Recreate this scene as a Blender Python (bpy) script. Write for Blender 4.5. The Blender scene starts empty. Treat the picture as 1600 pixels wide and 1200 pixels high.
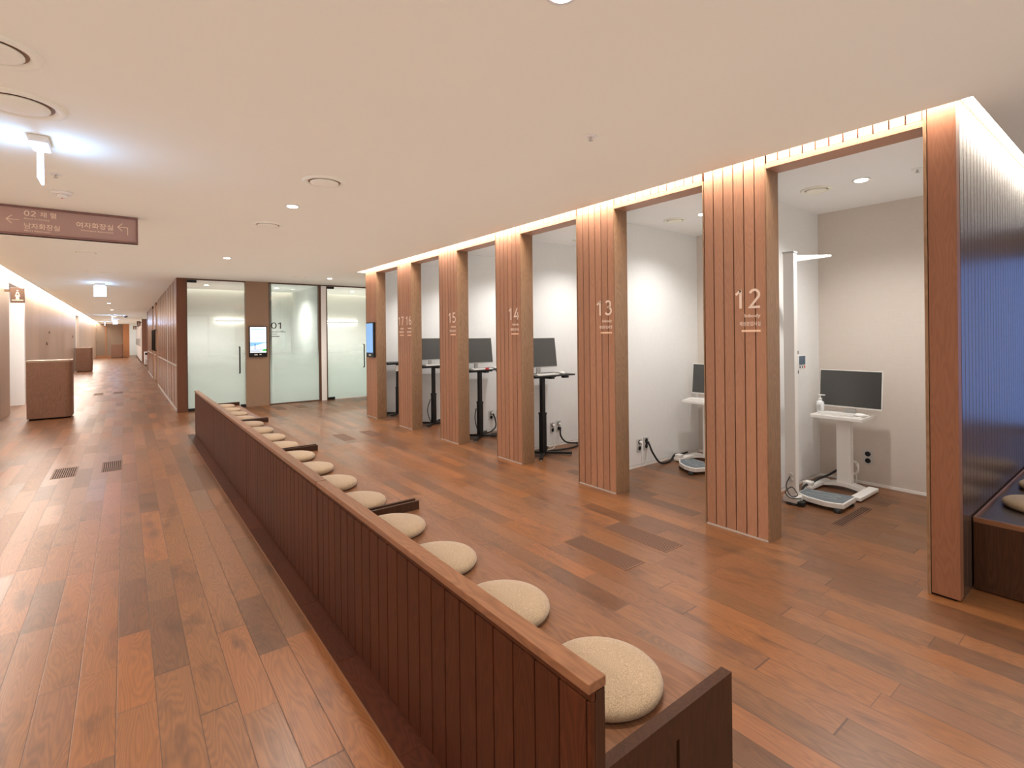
import bpy, math, random
from mathutils import Vector, Matrix
random.seed(7)
S = bpy.context.scene
COL = S.collection
PI = math.pi

# ------------------------------------------------------------------ camera
cd = bpy.data.cameras.new('camera')
cam = bpy.data.objects.new('camera', cd); COL.objects.link(cam); S.camera = cam
cd.sensor_width = 36.0; cd.sensor_fit = 'HORIZONTAL'
cd.lens = 791.0 / 1600.0 * 36.0
cd.shift_y = -77.0 / 1600.0
cd.clip_start = 0.05; cd.clip_end = 200
YAW = math.atan2(605.0, 791.0)
cam.matrix_world = (Matrix.Translation((0, 0, 1.5)) @ Matrix.Rotation(-YAW, 4, 'Z')
                    @ Matrix.Rotation(PI/2, 4, 'X') @ Matrix.Rotation(math.radians(-0.61), 4, 'Z'))

# ------------------------------------------------------------------ exposure, world, lights
S.view_settings.view_transform = 'Standard'
S.view_settings.look = 'None'
S.view_settings.gamma = 1.0
S.view_settings.exposure = 0.07
S.view_settings.use_curve_mapping = False
try:
    S.cycles.max_bounces = 10; S.cycles.diffuse_bounces = 6; S.cycles.glossy_bounces = 4
    S.cycles.transparent_max_bounces = 12
    S.cycles.sample_clamp_indirect = 4.0
    S.cycles.caustics_reflective = False; S.cycles.caustics_refractive = False
except Exception:
    pass
W = bpy.data.worlds.new('world'); S.world = W; W.use_nodes = True
W.node_tree.nodes['Background'].inputs[0].default_value = (0.94, 1.0, 0.93, 1)
W.node_tree.nodes['Background'].inputs[1].default_value = 1.0
S.cycles.use_fast_gi = True; S.cycles.fast_gi_method = 'ADD'
W.light_settings.ao_factor = 0.34; W.light_settings.distance = 1.6

CEIL = 2.72
WARM = (1.0, 0.94, 0.85)
NEUT = (1.0, 0.985, 0.965)
def area_light(loc, sx, sy, power, color, rot=(0, 0, 0), spread=PI, shape='RECTANGLE'):
    l = bpy.data.lights.new('light', 'AREA'); l.shape = shape; l.size = sx; l.size_y = sy
    l.energy = power; l.color = color; l.spread = spread
    o = bpy.data.objects.new('light', l); COL.objects.link(o); o.location = loc; o.rotation_euler = rot
    o.visible_camera = False if False else True
    return o
def spot_light(loc, power, color, angle=100, blend=0.9, radius=0.04, rot=(0, 0, 0)):
    l = bpy.data.lights.new('downlight_lamp', 'SPOT'); l.energy = power; l.color = color
    l.spot_size = math.radians(angle); l.spot_blend = blend; l.shadow_soft_size = radius
    o = bpy.data.objects.new('downlight_lamp', l); COL.objects.link(o); o.location = loc; o.rotation_euler = rot
    return o

# hall downlights (positions of the fittings are shared with the fittings further down)
HALL_LIGHTS = [(1.25, 1.32), (1.25, 4.98), (1.25, 8.78), (3.417, 10.73)]
BOOTH_LIGHTS = [(4.73, 1.525 + 1.407*k) for k in range(6)]
FAR_LIGHTS = [(-0.42, 17.0), (-0.42, 22.0), (-0.42, 27.0), (-0.42, 35.0), (-0.42, 42.0), (-0.42, 48.5)]
for (x, y) in HALL_LIGHTS: spot_light((x, y, CEIL-0.03), 90 if y < 2 else 118, WARM, 140, 1.0, 0.05)
for (x, y) in BOOTH_LIGHTS: spot_light((x, y, CEIL-0.03), 86, NEUT, 138, 0.9, 0.035)
for (x, y) in FAR_LIGHTS: spot_light((x, y, CEIL-0.03), 70, NEUT, 140, 1.0, 0.05)
area_light((8.95, -1.6, 1.35), 2.1, 4.4, 24, (0.10, 0.36, 1.0), (0, PI/2, 0))    # window at the right end of the side passage
area_light((2.0, -5.9, 1.4), 13, 2.3, 350, (0.62, 0.80, 1.0), (-PI/2, 0, 0))    # daylight fill added to lift the hall, placed at unseen windows
# rows of lamps of the hall behind the camera
for x in (-1.0, 1.0):
    for y in (-1.0, -3.4): spot_light((x, y, CEIL-0.03), 50, WARM, 150, 1.0, 0.05)

BW = {12: 'nearest booth', 13: 'second booth from the right', 14: 'third booth from the right', 15: 'fourth booth from the right', 16: 'fifth booth from the right', 17: 'farthest booth'}
# ------------------------------------------------------------------ mesh helpers
class MB:
    def __init__(s): s.v = []; s.f = []; s.r = []; s.sm = []
    def quad(s, a, b, c, d, rnd=0.5):
        n = len(s.v); s.v += [a, b, c, d]; s.f.append((n, n+1, n+2, n+3)); s.r.append(rnd); s.sm.append(False); return s
    def poly(s, pts, rnd=0.5):
        n = len(s.v); s.v += pts; s.f.append(tuple(range(n, n+len(pts)))); s.r.append(rnd); s.sm.append(False); return s
    def box(s, x0, x1, y0, y1, z0, z1, rnd=None):
        if rnd is None: rnd = random.random()
        n = len(s.v)
        s.v += [(x0,y0,z0),(x1,y0,z0),(x1,y1,z0),(x0,y1,z0),(x0,y0,z1),(x1,y0,z1),(x1,y1,z1),(x0,y1,z1)]
        for f in ((0,3,2,1),(4,5,6,7),(0,1,5,4),(1,2,6,5),(2,3,7,6),(3,0,4,7)):
            s.f.append(tuple(n+i for i in f)); s.r.append(rnd); s.sm.append(False)
        return s
    def prism(s, pts, z0, z1, rnd=0.5, smooth=False):
        """closed outline (x,y) counter-clockwise, extruded in z"""
        n = len(s.v); k = len(pts)
        s.v += [(p[0], p[1], z0) for p in pts] + [(p[0], p[1], z1) for p in pts]
        s.f.append(tuple(n+i for i in reversed(range(k)))); s.f.append(tuple(n+k+i for i in range(k)))
        s.r += [rnd, rnd]; s.sm += [False, False]
        for i in range(k):
            j = (i+1) % k
            s.f.append((n+i, n+j, n+k+j, n+k+i)); s.r.append(rnd); s.sm.append(smooth)
        return s
    def lathe(s, prof, cx=0, cy=0, cz=0, seg=32, rnd=0.5):
        """profile of (r, z) from bottom to top"""
        n = len(s.v); m = len(prof)
        for (r, z) in prof:
            for i in range(seg):
                a = 2*PI*i/seg; s.v.append((cx+r*math.cos(a), cy+r*math.sin(a), cz+z))
        for q in range(m-1):
            for i in range(seg):
                j = (i+1) % seg
                s.f.append((n+q*seg+i, n+q*seg+j, n+(q+1)*seg+j, n+(q+1)*seg+i)); s.r.append(rnd); s.sm.append(True)
        s.f.append(tuple(n+i for i in reversed(range(seg)))); s.r.append(rnd); s.sm.append(False)
        s.f.append(tuple(n+(m-1)*seg+i for i in range(seg))); s.r.append(rnd); s.sm.append(False)
        return s
    def tube(s, pts, r, seg=8, rnd=0.5):
        pts = [Vector(p) for p in pts]; n = len(s.v); up = Vector((0, 0, 1)); prev = None
        for i, p in enumerate(pts):
            t = (pts[min(i+1, len(pts)-1)] - pts[max(i-1, 0)]).normalized()
            if prev is None:
                a = t.cross(up)
                if a.length < 1e-3: a = t.cross(Vector((1, 0, 0)))
            else: a = prev - t*prev.dot(t)
            a.normalize(); b = t.cross(a); prev = a
            for k in range(seg):
                w = 2*PI*k/seg; s.v.append(tuple(p + (a*math.cos(w) + b*math.sin(w))*r))
        for q in range(len(pts)-1):
            for i in range(seg):
                j = (i+1) % seg
                s.f.append((n+q*seg+i, n+(q+1)*seg+i, n+(q+1)*seg+j, n+q*seg+j)); s.r.append(rnd); s.sm.append(True)
        s.f.append(tuple(n+i for i in range(seg))); s.r.append(rnd); s.sm.append(False)
        s.f.append(tuple(n+(len(pts)-1)*seg+i for i in reversed(range(seg)))); s.r.append(rnd); s.sm.append(False)
        return s
    def xform(s, M, start=0):
        for i in range(start, len(s.v)): s.v[i] = tuple(M @ Vector(s.v[i]))
        return s

def curve_pts(ctrl, n=8):
    """Catmull-Rom through control points"""
    P = [Vector(c) for c in ctrl]; P = [P[0]*2-P[1]] + P + [P[-1]*2-P[-2]]; out = []
    for i in range(1, len(P)-2):
        for k in range(n):
            t = k/n; a, b, c, d = P[i-1], P[i], P[i+1], P[i+2]
            out.append(0.5*((2*b)+(c-a)*t+(2*a-5*b+4*c-d)*t*t+(3*b-a-3*c+d)*t*t*t))
    out.append(P[-2]); return out

def root_loc(o):
    l = Vector((0, 0, 0))
    while o is not None: l += o.location; o = o.parent
    return l
def ob(name, mb, mat, parent=None, bevel=0, loc=None, seg=2):
    """one mesh object from world coordinates; loc is its own origin when it is top level"""
    off = root_loc(parent) if parent is not None else Vector(loc or (0, 0, 0))
    me = bpy.data.meshes.new(name)
    me.from_pydata([tuple(Vector(v)-off) for v in mb.v], [], mb.f)
    at = me.attributes.new('rnd', 'FLOAT', 'FACE'); at.data.foreach_set('value', mb.r)
    me.polygons.foreach_set('use_smooth', mb.sm); me.update()
    me.materials.append(mat)
    o = bpy.data.objects.new(name, me); COL.objects.link(o)
    if parent is not None: o.parent = parent
    else: o.location = off
    if bevel:
        m = o.modifiers.new('bevel', 'BEVEL'); m.width = bevel; m.segments = seg; m.limit_method = 'ANGLE'
        m.harden_normals = False
    return o
def tag(o, label, cat, group=None):
    o['label'] = label; o['category'] = cat
    if group: o['group'] = group
    return o
def thing(name, label, cat, loc, group=None):
    o = bpy.data.objects.new(name, None); COL.objects.link(o); o.location = loc
    o.empty_display_size = 0.1
    return tag(o, label, cat, group)
def struct(name, mb, mat, parent=None, bevel=0, loc=None):
    o = ob(name, mb, mat, parent, bevel, loc)
    if parent is None: o['kind'] = 'structure'
    return o
KIDS = {}
def copy_tree(o, parent=None):
    c = o.copy(); COL.objects.link(c)
    if parent is not None: c.parent = parent; c.matrix_parent_inverse = o.matrix_parent_inverse.copy()
    for ch in [x for x in list(bpy.data.objects) if x.parent == o]: copy_tree(ch, c)
    return c
def copy_thing(o, loc, label, rotz=None):
    c = copy_tree(o); c.location = loc; c['label'] = label
    if rotz is not None: c.rotation_euler = (0, 0, rotz)
    return c

# ------------------------------------------------------------------ materials
def lin(c): return tuple(((v/255)/12.92 if v/255 <= 0.04045 else ((v/255+0.055)/1.055)**2.4) for v in c) + (1,)
def new_mat(name):
    m = bpy.data.materials.new(name); m.use_nodes = True
    nt = m.node_tree; b = nt.nodes['Principled BSDF']; return m, nt, b
def plain(name, c, rough=0.5, metal=0.0, spec=0.5, noise=0.0, nscale=40, bump=0.0):
    m, nt, b = new_mat(name)
    b.inputs['Roughness'].default_value = rough; b.inputs['Metallic'].default_value = metal
    b.inputs['Specular IOR Level'].default_value = spec
    tc = nt.nodes.new('ShaderNodeTexCoord'); nz = nt.nodes.new('ShaderNodeTexNoise')
    nz.inputs['Scale'].default_value = nscale; nz.inputs['Detail'].default_value = 3
    nt.links.new(tc.outputs['Object'], nz.inputs['Vector'])
    mx = nt.nodes.new('ShaderNodeMix'); mx.data_type = 'RGBA'
    k = 1-noise
    mx.inputs['A'].default_value = tuple(v*k for v in lin(c)[:3])+(1,); mx.inputs['B'].default_value = lin(c)
    nt.links.new(nz.outputs['Fac'], mx.inputs['Factor']); nt.links.new(mx.outputs['Result'], b.inputs['Base Color'])
    if bump:
        bp = nt.nodes.new('ShaderNodeBump'); bp.inputs['Strength'].default_value = bump; bp.inputs['Distance'].default_value = 0.002
        nt.links.new(nz.outputs['Fac'], bp.inputs['Height']); nt.links.new(bp.outputs['Normal'], b.inputs['Normal'])
    return m
def emit(name, c, strength):
    m, nt, b = new_mat(name)
    b.inputs['Base Color'].default_value = lin(c); b.inputs['Emission Color'].default_value = lin(c)
    b.inputs['Emission Strength'].default_value = strength
    return m
def math_node(nt, op, a, b=None):
    n = nt.nodes.new('ShaderNodeMath'); n.operation = op
    for i, v in enumerate((a, b)):
        if v is None: continue
        if isinstance(v, (int, float)): n.inputs[i].default_value = v
        else: nt.links.new(v, n.inputs[i])
    return n.outputs[0]
def grain_graph(nt, vec, axis, light, dark, scale=1.0, contrast=1.0, ringn=22.0):
    """returns colour socket: fine pores stretched along axis, plus broad cathedral rings"""
    def mapped(across, along):
        mp = nt.nodes.new('ShaderNodeMapping'); sc = [across]*3; sc[axis] = along
        mp.inputs['Scale'].default_value = sc; nt.links.new(vec, mp.inputs['Vector']); return mp.outputs[0]
    n1 = nt.nodes.new('ShaderNodeTexNoise'); n1.inputs['Scale'].default_value = 1; n1.inputs['Detail'].default_value = 4
    n1.inputs['Roughness'].default_value = 0.7
    nt.links.new(mapped(230*scale, 7*scale), n1.inputs['Vector'])
    n2 = nt.nodes.new('ShaderNodeTexNoise'); n2.inputs['Scale'].default_value = 1; n2.inputs['Detail'].default_value = 2
    nt.links.new(mapped(8*scale, 1.1*scale), n2.inputs['Vector'])
    rings = math_node(nt, 'FRACT', math_node(nt, 'MULTIPLY', n2.outputs['Fac'], ringn))
    tri = math_node(nt, 'ABSOLUTE', math_node(nt, 'SUBTRACT', rings, 0.5))
    f = math_node(nt, 'ADD', math_node(nt, 'MULTIPLY', n1.outputs['Fac'], 0.75*contrast), math_node(nt, 'MULTIPLY', tri, 0.75*contrast))
    f = math_node(nt, 'ADD', f, 0.5-0.56*contrast)
    cr = nt.nodes.new('ShaderNodeMix'); cr.data_type = 'RGBA'; cr.clamp_factor = True
    cr.inputs['A'].default_value = lin(dark); cr.inputs['B'].default_value = lin(light)
    nt.links.new(f, cr.inputs['Factor'])
    return cr.outputs['Result'], n1.outputs['Fac']
def wood(name, light, dark, axis=2, rough=0.42, scale=1.0, var=0.16, contrast=1.0, spec=0.4):
    m, nt, b = new_mat(name)
    tc = nt.nodes.new('ShaderNodeTexCoord'); at = nt.nodes.new('ShaderNodeAttribute'); at.attribute_name = 'rnd'
    mul = nt.nodes.new('ShaderNodeVectorMath'); mul.operation = 'SCALE'; mul.inputs[0].default_value = (17, 31, 13)
    nt.links.new(at.outputs['Fac'], mul.inputs['Scale'])
    add = nt.nodes.new('ShaderNodeVectorMath'); nt.links.new(tc.outputs['Object'], add.inputs[0]); nt.links.new(mul.outputs[0], add.inputs[1])
    col, pore = grain_graph(nt, add.outputs[0], axis, light, dark, scale, contrast)
    hs = nt.nodes.new('ShaderNodeHueSaturation'); nt.links.new(col, hs.inputs['Color'])
    nt.links.new(math_node(nt, 'ADD', math_node(nt, 'MULTIPLY', at.outputs['Fac'], var*2), 1-var), hs.inputs['Value'])
    nt.links.new(hs.outputs[0], b.inputs['Base Color'])
    b.inputs['Roughness'].default_value = rough; b.inputs['Specular IOR Level'].default_value = spec
    bp = nt.nodes.new('ShaderNodeBump'); bp.inputs['Strength'].default_value = 0.25; bp.inputs['Distance'].default_value = 0.001
    nt.links.new(pore, bp.inputs['Height']); nt.links.new(bp.outputs[0], b.inputs['Normal'])
    return m
def plank_floor(name):
    m, nt, b = new_mat(name)
    tc = nt.nodes.new('ShaderNodeTexCoord'); sep = nt.nodes.new('ShaderNodeSeparateXYZ'); nt.links.new(tc.outputs['Object'], sep.inputs[0])
    PW = 0.1325
    u = math_node(nt, 'DIVIDE', math_node(nt, 'ADD', sep.outputs[0], 10*PW+0.04), PW)
    ix = math_node(nt, 'FLOOR', u); fu = math_node(nt, 'FRACT', u)
    wn = nt.nodes.new('ShaderNodeTexWhiteNoise'); wn.noise_dimensions = '1D'; nt.links.new(ix, wn.inputs['W'])
    v = math_node(nt, 'DIVIDE', math_node(nt, 'ADD', sep.outputs[1], math_node(nt, 'MULTIPLY', wn.outputs['Value'], 9.0)), 0.86)
    # uneven lengths: warp v a little per row
    v2 = math_node(nt, 'ADD', v, math_node(nt, 'MULTIPLY', math_node(nt, 'SINE', math_node(nt, 'MULTIPLY', v, 2.3)), 0.22))
    iy = math_node(nt, 'FLOOR', v2); fv = math_node(nt, 'FRACT', v2)
    cmb = nt.nodes.new('ShaderNodeCombineXYZ'); nt.links.new(ix, cmb.inputs[0]); nt.links.new(iy, cmb.inputs[1])
    w2 = nt.nodes.new('ShaderNodeTexWhiteNoise'); w2.noise_dimensions = '3D'; nt.links.new(cmb.outputs[0], w2.inputs['Vector'])
    off = nt.nodes.new('ShaderNodeVectorMath'); off.operation = 'MULTIPLY_ADD'
    nt.links.new(w2.outputs['Color'], off.inputs[0]); off.inputs[1].default_value = (20, 20, 20); nt.links.new(tc.outputs['Object'], off.inputs[2])
    col, pore = grain_graph(nt, off.outputs[0], 1, (148, 101, 64), (84, 54, 35), 0.9, 0.8, 30.0)
    # per plank tint
    ramp = nt.nodes.new('ShaderNodeValToRGB'); ramp.color_ramp.interpolation = 'CONSTANT'
    e = ramp.color_ramp.elements
    cols = [(0.0, (0.66, 0.65, 0.68)), (0.14, (0.90, 0.84, 0.80)), (0.38, (1.02, 0.98, 0.92)), (0.6, (0.82, 0.84, 0.86)), (0.74, (1.12, 1.02, 0.88)), (0.9, (1.22, 1.06, 0.86))]
    e[0].position = 0; e[0].color = cols[0][1]+(1,); e[1].position = cols[1][0]; e[1].color = cols[1][1]+(1,)
    for p, c in cols[2:]:
        q = e.new(p); q.color = c+(1,)
    sepc = nt.nodes.new('ShaderNodeSeparateColor'); nt.links.new(w2.outputs['Color'], sepc.inputs[0])
    nt.links.new(sepc.outputs[0], ramp.inputs['Fac'])
    mm = nt.nodes.new('ShaderNodeMix'); mm.data_type = 'RGBA'; mm.blend_type = 'MULTIPLY'; mm.inputs['Factor'].default_value = 1
    nt.links.new(col, mm.inputs['A']); nt.links.new(ramp.outputs[0], mm.inputs['B'])
    # dark smoky knots and blotches
    nz = nt.nodes.new('ShaderNodeTexNoise'); nz.inputs['Scale'].default_value = 1; nz.inputs['Detail'].default_value = 3
    mp = nt.nodes.new('ShaderNodeMapping'); mp.inputs['Scale'].default_value = (9, 3.2, 9); nt.links.new(off.outputs[0], mp.inputs['Vector']); nt.links.new(mp.outputs[0], nz.inputs['Vector'])
    r2 = nt.nodes.new('ShaderNodeMapRange'); r2.inputs['From Min'].default_value = 0.56; r2.inputs['From Max'].default_value = 0.78
    r2.inputs['To Min'].default_value = 0; r2.inputs['To Max'].default_value = 0.72
    nt.links.new(nz.outputs['Fac'], r2.inputs['Value'])
    m2 = nt.nodes.new('ShaderNodeMix'); m2.data_type = 'RGBA'; m2.inputs['B'].default_value = lin((62, 40, 30))
    nt.links.new(r2.outputs[0], m2.inputs['Factor']); nt.links.new(mm.outputs['Result'], m2.inputs['A'])
    # seams
    ex = math_node(nt, 'MINIMUM', fu, math_node(nt, 'SUBTRACT', 1.0, fu))
    ey = math_node(nt, 'MULTIPLY', math_node(nt, 'MINIMUM', fv, math_node(nt, 'SUBTRACT', 1.0, fv)), 5.6)
    ed = math_node(nt, 'MINIMUM', ex, ey)
    sm = nt.nodes.new('ShaderNodeMapRange'); sm.inputs['From Min'].default_value = 0.006; sm.inputs['From Max'].default_value = 0.018
    sm.inputs['To Min'].default_value = 0.75; sm.inputs['To Max'].default_value = 0.0
    nt.links.new(ed, sm.inputs['Value'])
    m3 = nt.nodes.new('ShaderNodeMix'); m3.data_type = 'RGBA'; m3.inputs['B'].default_value = lin((46, 27, 20))
    nt.links.new(sm.outputs[0], m3.inputs['Factor']); nt.links.new(m2.outputs['Result'], m3.inputs['A'])
    nt.links.new(m3.outputs['Result'], b.inputs['Base Color'])
    rr = math_node(nt, 'ADD', 0.30, math_node(nt, 'MULTIPLY', sepc.outputs[1], 0.10))
    nt.links.new(rr, b.inputs['Roughness']); b.inputs['Specular IOR Level'].default_value = 0.7
    bp = nt.nodes.new('ShaderNodeBump'); bp.inputs['Strength'].default_value = 0.35; bp.inputs['Distance'].default_value = 0.0012
    hh = math_node(nt, 'SUBTRACT', math_node(nt, 'MULTIPLY', pore, 0.35), math_node(nt, 'MULTIPLY', sm.outputs[0], 1.0))
    nt.links.new(hh, bp.inputs['Height']); nt.links.new(bp.outputs[0], b.inputs['Normal'])
    return m
def fabric(name, c1, c2):
    m, nt, b = new_mat(name)
    tc = nt.nodes.new('ShaderNodeTexCoord'); nz = nt.nodes.new('ShaderNodeTexNoise'); nz.inputs['Scale'].default_value = 380; nz.inputs['Detail'].default_value = 4
    nt.links.new(tc.outputs['Object'], nz.inputs['Vector'])
    mx = nt.nodes.new('ShaderNodeMix'); mx.data_type = 'RGBA'; mx.inputs['A'].default_value = lin(c2); mx.inputs['B'].default_value = lin(c1)
    mr = nt.nodes.new('ShaderNodeMapRange'); mr.inputs['From Min'].default_value = 0.35; mr.inputs['From Max'].default_value = 0.65
    nt.links.new(nz.outputs['Fac'], mr.inputs['Value']); nt.links.new(mr.outputs[0], mx.inputs['Factor'])
    nt.links.new(mx.outputs['Result'], b.inputs['Base Color']); b.inputs['Roughness'].default_value = 0.95
    b.inputs['Specular IOR Level'].default_value = 0.1
    try: b.inputs['Sheen Weight'].default_value = 0.25
    except Exception: pass
    bp = nt.nodes.new('ShaderNodeBump'); bp.inputs['Strength'].default_value = 0.5; bp.inputs['Distance'].default_value = 0.001
    nt.links.new(nz.outputs['Fac'], bp.inputs['Height']); nt.links.new(bp.outputs[0], b.inputs['Normal'])
    return m
def wallcover(name, c, k=0.93):
    """woven wall covering: crossed fine threads"""
    m, nt, b = new_mat(name)
    tc = nt.nodes.new('ShaderNodeTexCoord')
    outs = []
    for sc in ((14, 14, 260), (260, 260, 10)):
        mp = nt.nodes.new('ShaderNodeMapping'); mp.inputs['Scale'].default_value = sc; nt.links.new(tc.outputs['Object'], mp.inputs['Vector'])
        nz = nt.nodes.new('ShaderNodeTexNoise'); nz.inputs['Scale'].default_value = 1; nz.inputs['Detail'].default_value = 2
        nt.links.new(mp.outputs[0], nz.inputs['Vector']); outs.append(nz.outputs['Fac'])
    f = math_node(nt, 'MULTIPLY', math_node(nt, 'ADD', outs[0], outs[1]), 0.5)
    mx = nt.nodes.new('ShaderNodeMix'); mx.data_type = 'RGBA'
    mx.inputs['A'].default_value = tuple(v*k*k for v in lin(c)[:3])+(1,); mx.inputs['B'].default_value = tuple(v*(2-k) for v in lin(c)[:3])+(1,)
    nt.links.new(f, mx.inputs['Factor']); nt.links.new(mx.outputs['Result'], b.inputs['Base Color'])
    b.inputs['Roughness'].default_value = 0.8; b.inputs['Specular IOR Level'].default_value = 0.2
    return m
def glass_mat(name, frosted=True):
    m = bpy.data.materials.new(name); m.use_nodes = True; nt = m.node_tree; nt.nodes.clear()
    out = nt.nodes.new('ShaderNodeOutputMaterial')
    tr = nt.nodes.new('ShaderNodeBsdfTransparent'); tr.inputs[0].default_value = (0.93, 0.965, 0.945, 1)
    gl = nt.nodes.new('ShaderNodeBsdfGlossy'); gl.inputs['Roughness'].default_value = 0.02
    fr = nt.nodes.new('ShaderNodeFresnel'); fr.inputs['IOR'].default_value = 1.5
    m1 = nt.nodes.new('ShaderNodeMixShader'); nt.links.new(fr.outputs[0], m1.inputs[0])
    src = tr.outputs[0]
    if frosted:
        tc = nt.nodes.new('ShaderNodeTexCoord'); sp = nt.nodes.new('ShaderNodeSeparateXYZ'); nt.links.new(tc.outputs['Object'], sp.inputs[0])
        mr = nt.nodes.new('ShaderNodeMapRange'); mr.inputs['From Min'].default_value = 1.55; mr.inputs['From Max'].default_value = 0.35
        mr.inputs['To Min'].default_value = 0.0; mr.inputs['To Max'].default_value = 0.93; mr.interpolation_type = 'SMOOTHSTEP'
        nt.links.new(sp.outputs[2], mr.inputs['Value'])
        df = nt.nodes.new('ShaderNodeBsdfDiffuse'); df.inputs[0].default_value = lin((240, 255, 247))
        tl = nt.nodes.new('ShaderNodeBsdfTranslucent'); tl.inputs[0].default_value = lin((240, 255, 247))
        ad = nt.nodes.new('ShaderNodeMixShader'); ad.inputs[0].default_value = 0.62
        nt.links.new(df.outputs[0], ad.inputs[1]); nt.links.new(tl.outputs[0], ad.inputs[2])
        mf = nt.nodes.new('ShaderNodeMixShader'); nt.links.new(mr.outputs[0], mf.inputs[0]); nt.links.new(tr.outputs[0], mf.inputs[1]); nt.links.new(ad.outputs[0], mf.inputs[2])
        src = mf.outputs[0]
    nt.links.new(src, m1.inputs[1]); nt.links.new(gl.outputs[0], m1.inputs[2]); nt.links.new(m1.outputs[0], out.inputs[0])
    return m

M_floor = plank_floor('oak_plank_floor')
M_pillar = wood('stained_oak_boards', (186, 140, 112), (142, 102, 80), 2, 0.45, var=0.10, contrast=0.6)
M_pside = wood('oak_reveal', (158, 124, 94), (112, 84, 62), 2, 0.45, var=0.04)
M_groove = plain('dark_groove', (26, 13, 10), 0.9, spec=0.1)
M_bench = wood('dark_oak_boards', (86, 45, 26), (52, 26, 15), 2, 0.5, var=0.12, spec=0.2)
M_benchx = wood('dark_oak_across', (144, 101, 72), (96, 63, 44), 1, 0.36, var=0.05)
M_benchend = wood('dark_oak_end', (76, 48, 32), (46, 28, 19), 2, 0.45, var=0.04, spec=0.25)
M_border = wood('dark_border_plank', (98, 54, 38), (60, 32, 22), 1, 0.4, var=0.18, spec=0.25)
M_hallwood = wood('light_oak_veneer', (200, 178, 158), (164, 141, 122), 2, 0.35, var=0.06, contrast=0.7)
M_batten = wood('hall_oak_battens', (146, 102, 80), (104, 68, 52), 2, 0.24, var=0.08, spec=0.8)
M_veneer = wood('grey_brown_veneer', (158, 132, 110), (138, 113, 92), 2, 0.4, var=0.03, contrast=0.6)
M_counter = wood('counter_oak', (140, 102, 80), (92, 64, 50), 2, 0.4, var=0.05)
M_ceil = plain('ceiling_paint', (240, 237, 222), 0.75, noise=0.02, nscale=2, spec=0.2)
M_booth = wallcover('cream_wall_covering', (229, 228, 225))
M_boothb = wallcover('shaded_cream_covering', (206, 195, 184))  # same cream covering, with the back wall's shade put into the colour
M_white = plain('white_plastic', (236, 233, 228), 0.4, noise=0.02)
M_whitew = plain('white_wall_paint', (238, 235, 230), 0.7, noise=0.02, nscale=4)
M_black = plain('black_powder_coat', (24, 24, 25), 0.45, noise=0.1)
M_dark = plain('dark_rubber', (30, 30, 30), 0.6)
M_screen = plain('screen_glass', (66, 65, 62), 0.22, noise=0.05, spec=0.6)
M_bezel = plain('black_bezel', (22, 24, 26), 0.25)
M_silver = plain('silver_metal', (196, 194, 190), 0.4, metal=0.15)
M_bronze = plain('bronze_frame', (98, 74, 60), 0.4, metal=0.3)
M_gap = plain('diffuser_gap', (150, 124, 104), 0.8)
M_grate = plain('bronze_grate', (118, 84, 64), 0.45, metal=0.2)
M_pit = plain('vent_pit', (26, 16, 12), 0.9)
M_sign = plain('mauve_brown_sign', (170, 142, 135), 0.4, noise=0.03, nscale=6)
M_signf = plain('dark_mauve_frame', (126, 92, 86), 0.35)
M_letter = plain('cream_lettering', (238, 218, 200), 0.5, noise=0.01)
M_bar = plain('peach_bar', (244, 208, 178), 0.5, noise=0.01)
M_cushion = fabric('beige_wool_felt', (184, 160, 132), (136, 114, 90))
M_grey = plain('scale_grey_plate', (104, 114, 120), 0.4)
M_greyline = plain('scale_line', (200, 205, 205), 0.4)
M_blue = plain('display_blue', (60, 84, 104), 0.3)
M_red = plain('red_plastic', (206, 44, 40), 0.4)
M_clear = plain('milky_bottle', (232, 234, 234), 0.3)
M_endw = plain('taupe_wall', (140, 120, 102), 0.5, noise=0.04, nscale=3)
M_lamp = emit('lamp_glow', (255, 246, 232), 14)
M_cove = emit('cove_glow', (255, 246, 236), 44)
M_coveL = emit('cove_glow_left', (255, 246, 236), 26)
M_tube = emit('wall_tube_glow', (255, 246, 232), 6)
M_exit = emit('exit_sign_glow', (150, 198, 255), 26)
M_glass = glass_mat('frosted_gradient_glass')
M_text = plain('brown_lettering', (60, 46, 42), 0.5)

# ------------------------------------------------------------------ text
def text_mb(body, size, extrude=0.002, align='LEFT', sx=1.0):
    cu = bpy.data.curves.new('t', 'FONT'); cu.body = body; cu.size = size; cu.extrude = extrude
    cu.align_x = align; cu.resolution_u = 3; cu.offset = 0.007*size
    o = bpy.data.objects.new('t', cu); COL.objects.link(o)
    bpy.context.view_layer.update()
    me = bpy.data.meshes.new_from_object(o.evaluated_get(bpy.context.evaluated_depsgraph_get()))
    mb = MB(); mb.v = [(v.co.x*sx, v.co.y, v.co.z) for v in me.vertices]; mb.f = [tuple(p.vertices) for p in me.polygons]
    mb.r = [0.5]*len(mb.f); mb.sm = [False]*len(mb.f)
    bpy.data.objects.remove(o); bpy.data.curves.remove(cu); bpy.data.meshes.remove(me)
    return mb
def fit_text(body, x0, x1, z0, z1, extrude=0.002):
    """text outline scaled into a box in its own 2-D plane"""
    mb = text_mb(body, 1.0, 0)
    if not mb.v: return mb
    xs = [v[0] for v in mb.v]; ys = [v[1] for v in mb.v]
    a, b2, c, d = min(xs), max(xs), min(ys), max(ys)
    mb = text_mb(body, 1.0, 1.0)
    mb.v = [(x0+(v[0]-a)/(b2-a)*(x1-x0), z0+(v[1]-c)/(d-c)*(z1-z0), v[2]*extrude) for v in mb.v]
    return mb
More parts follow.
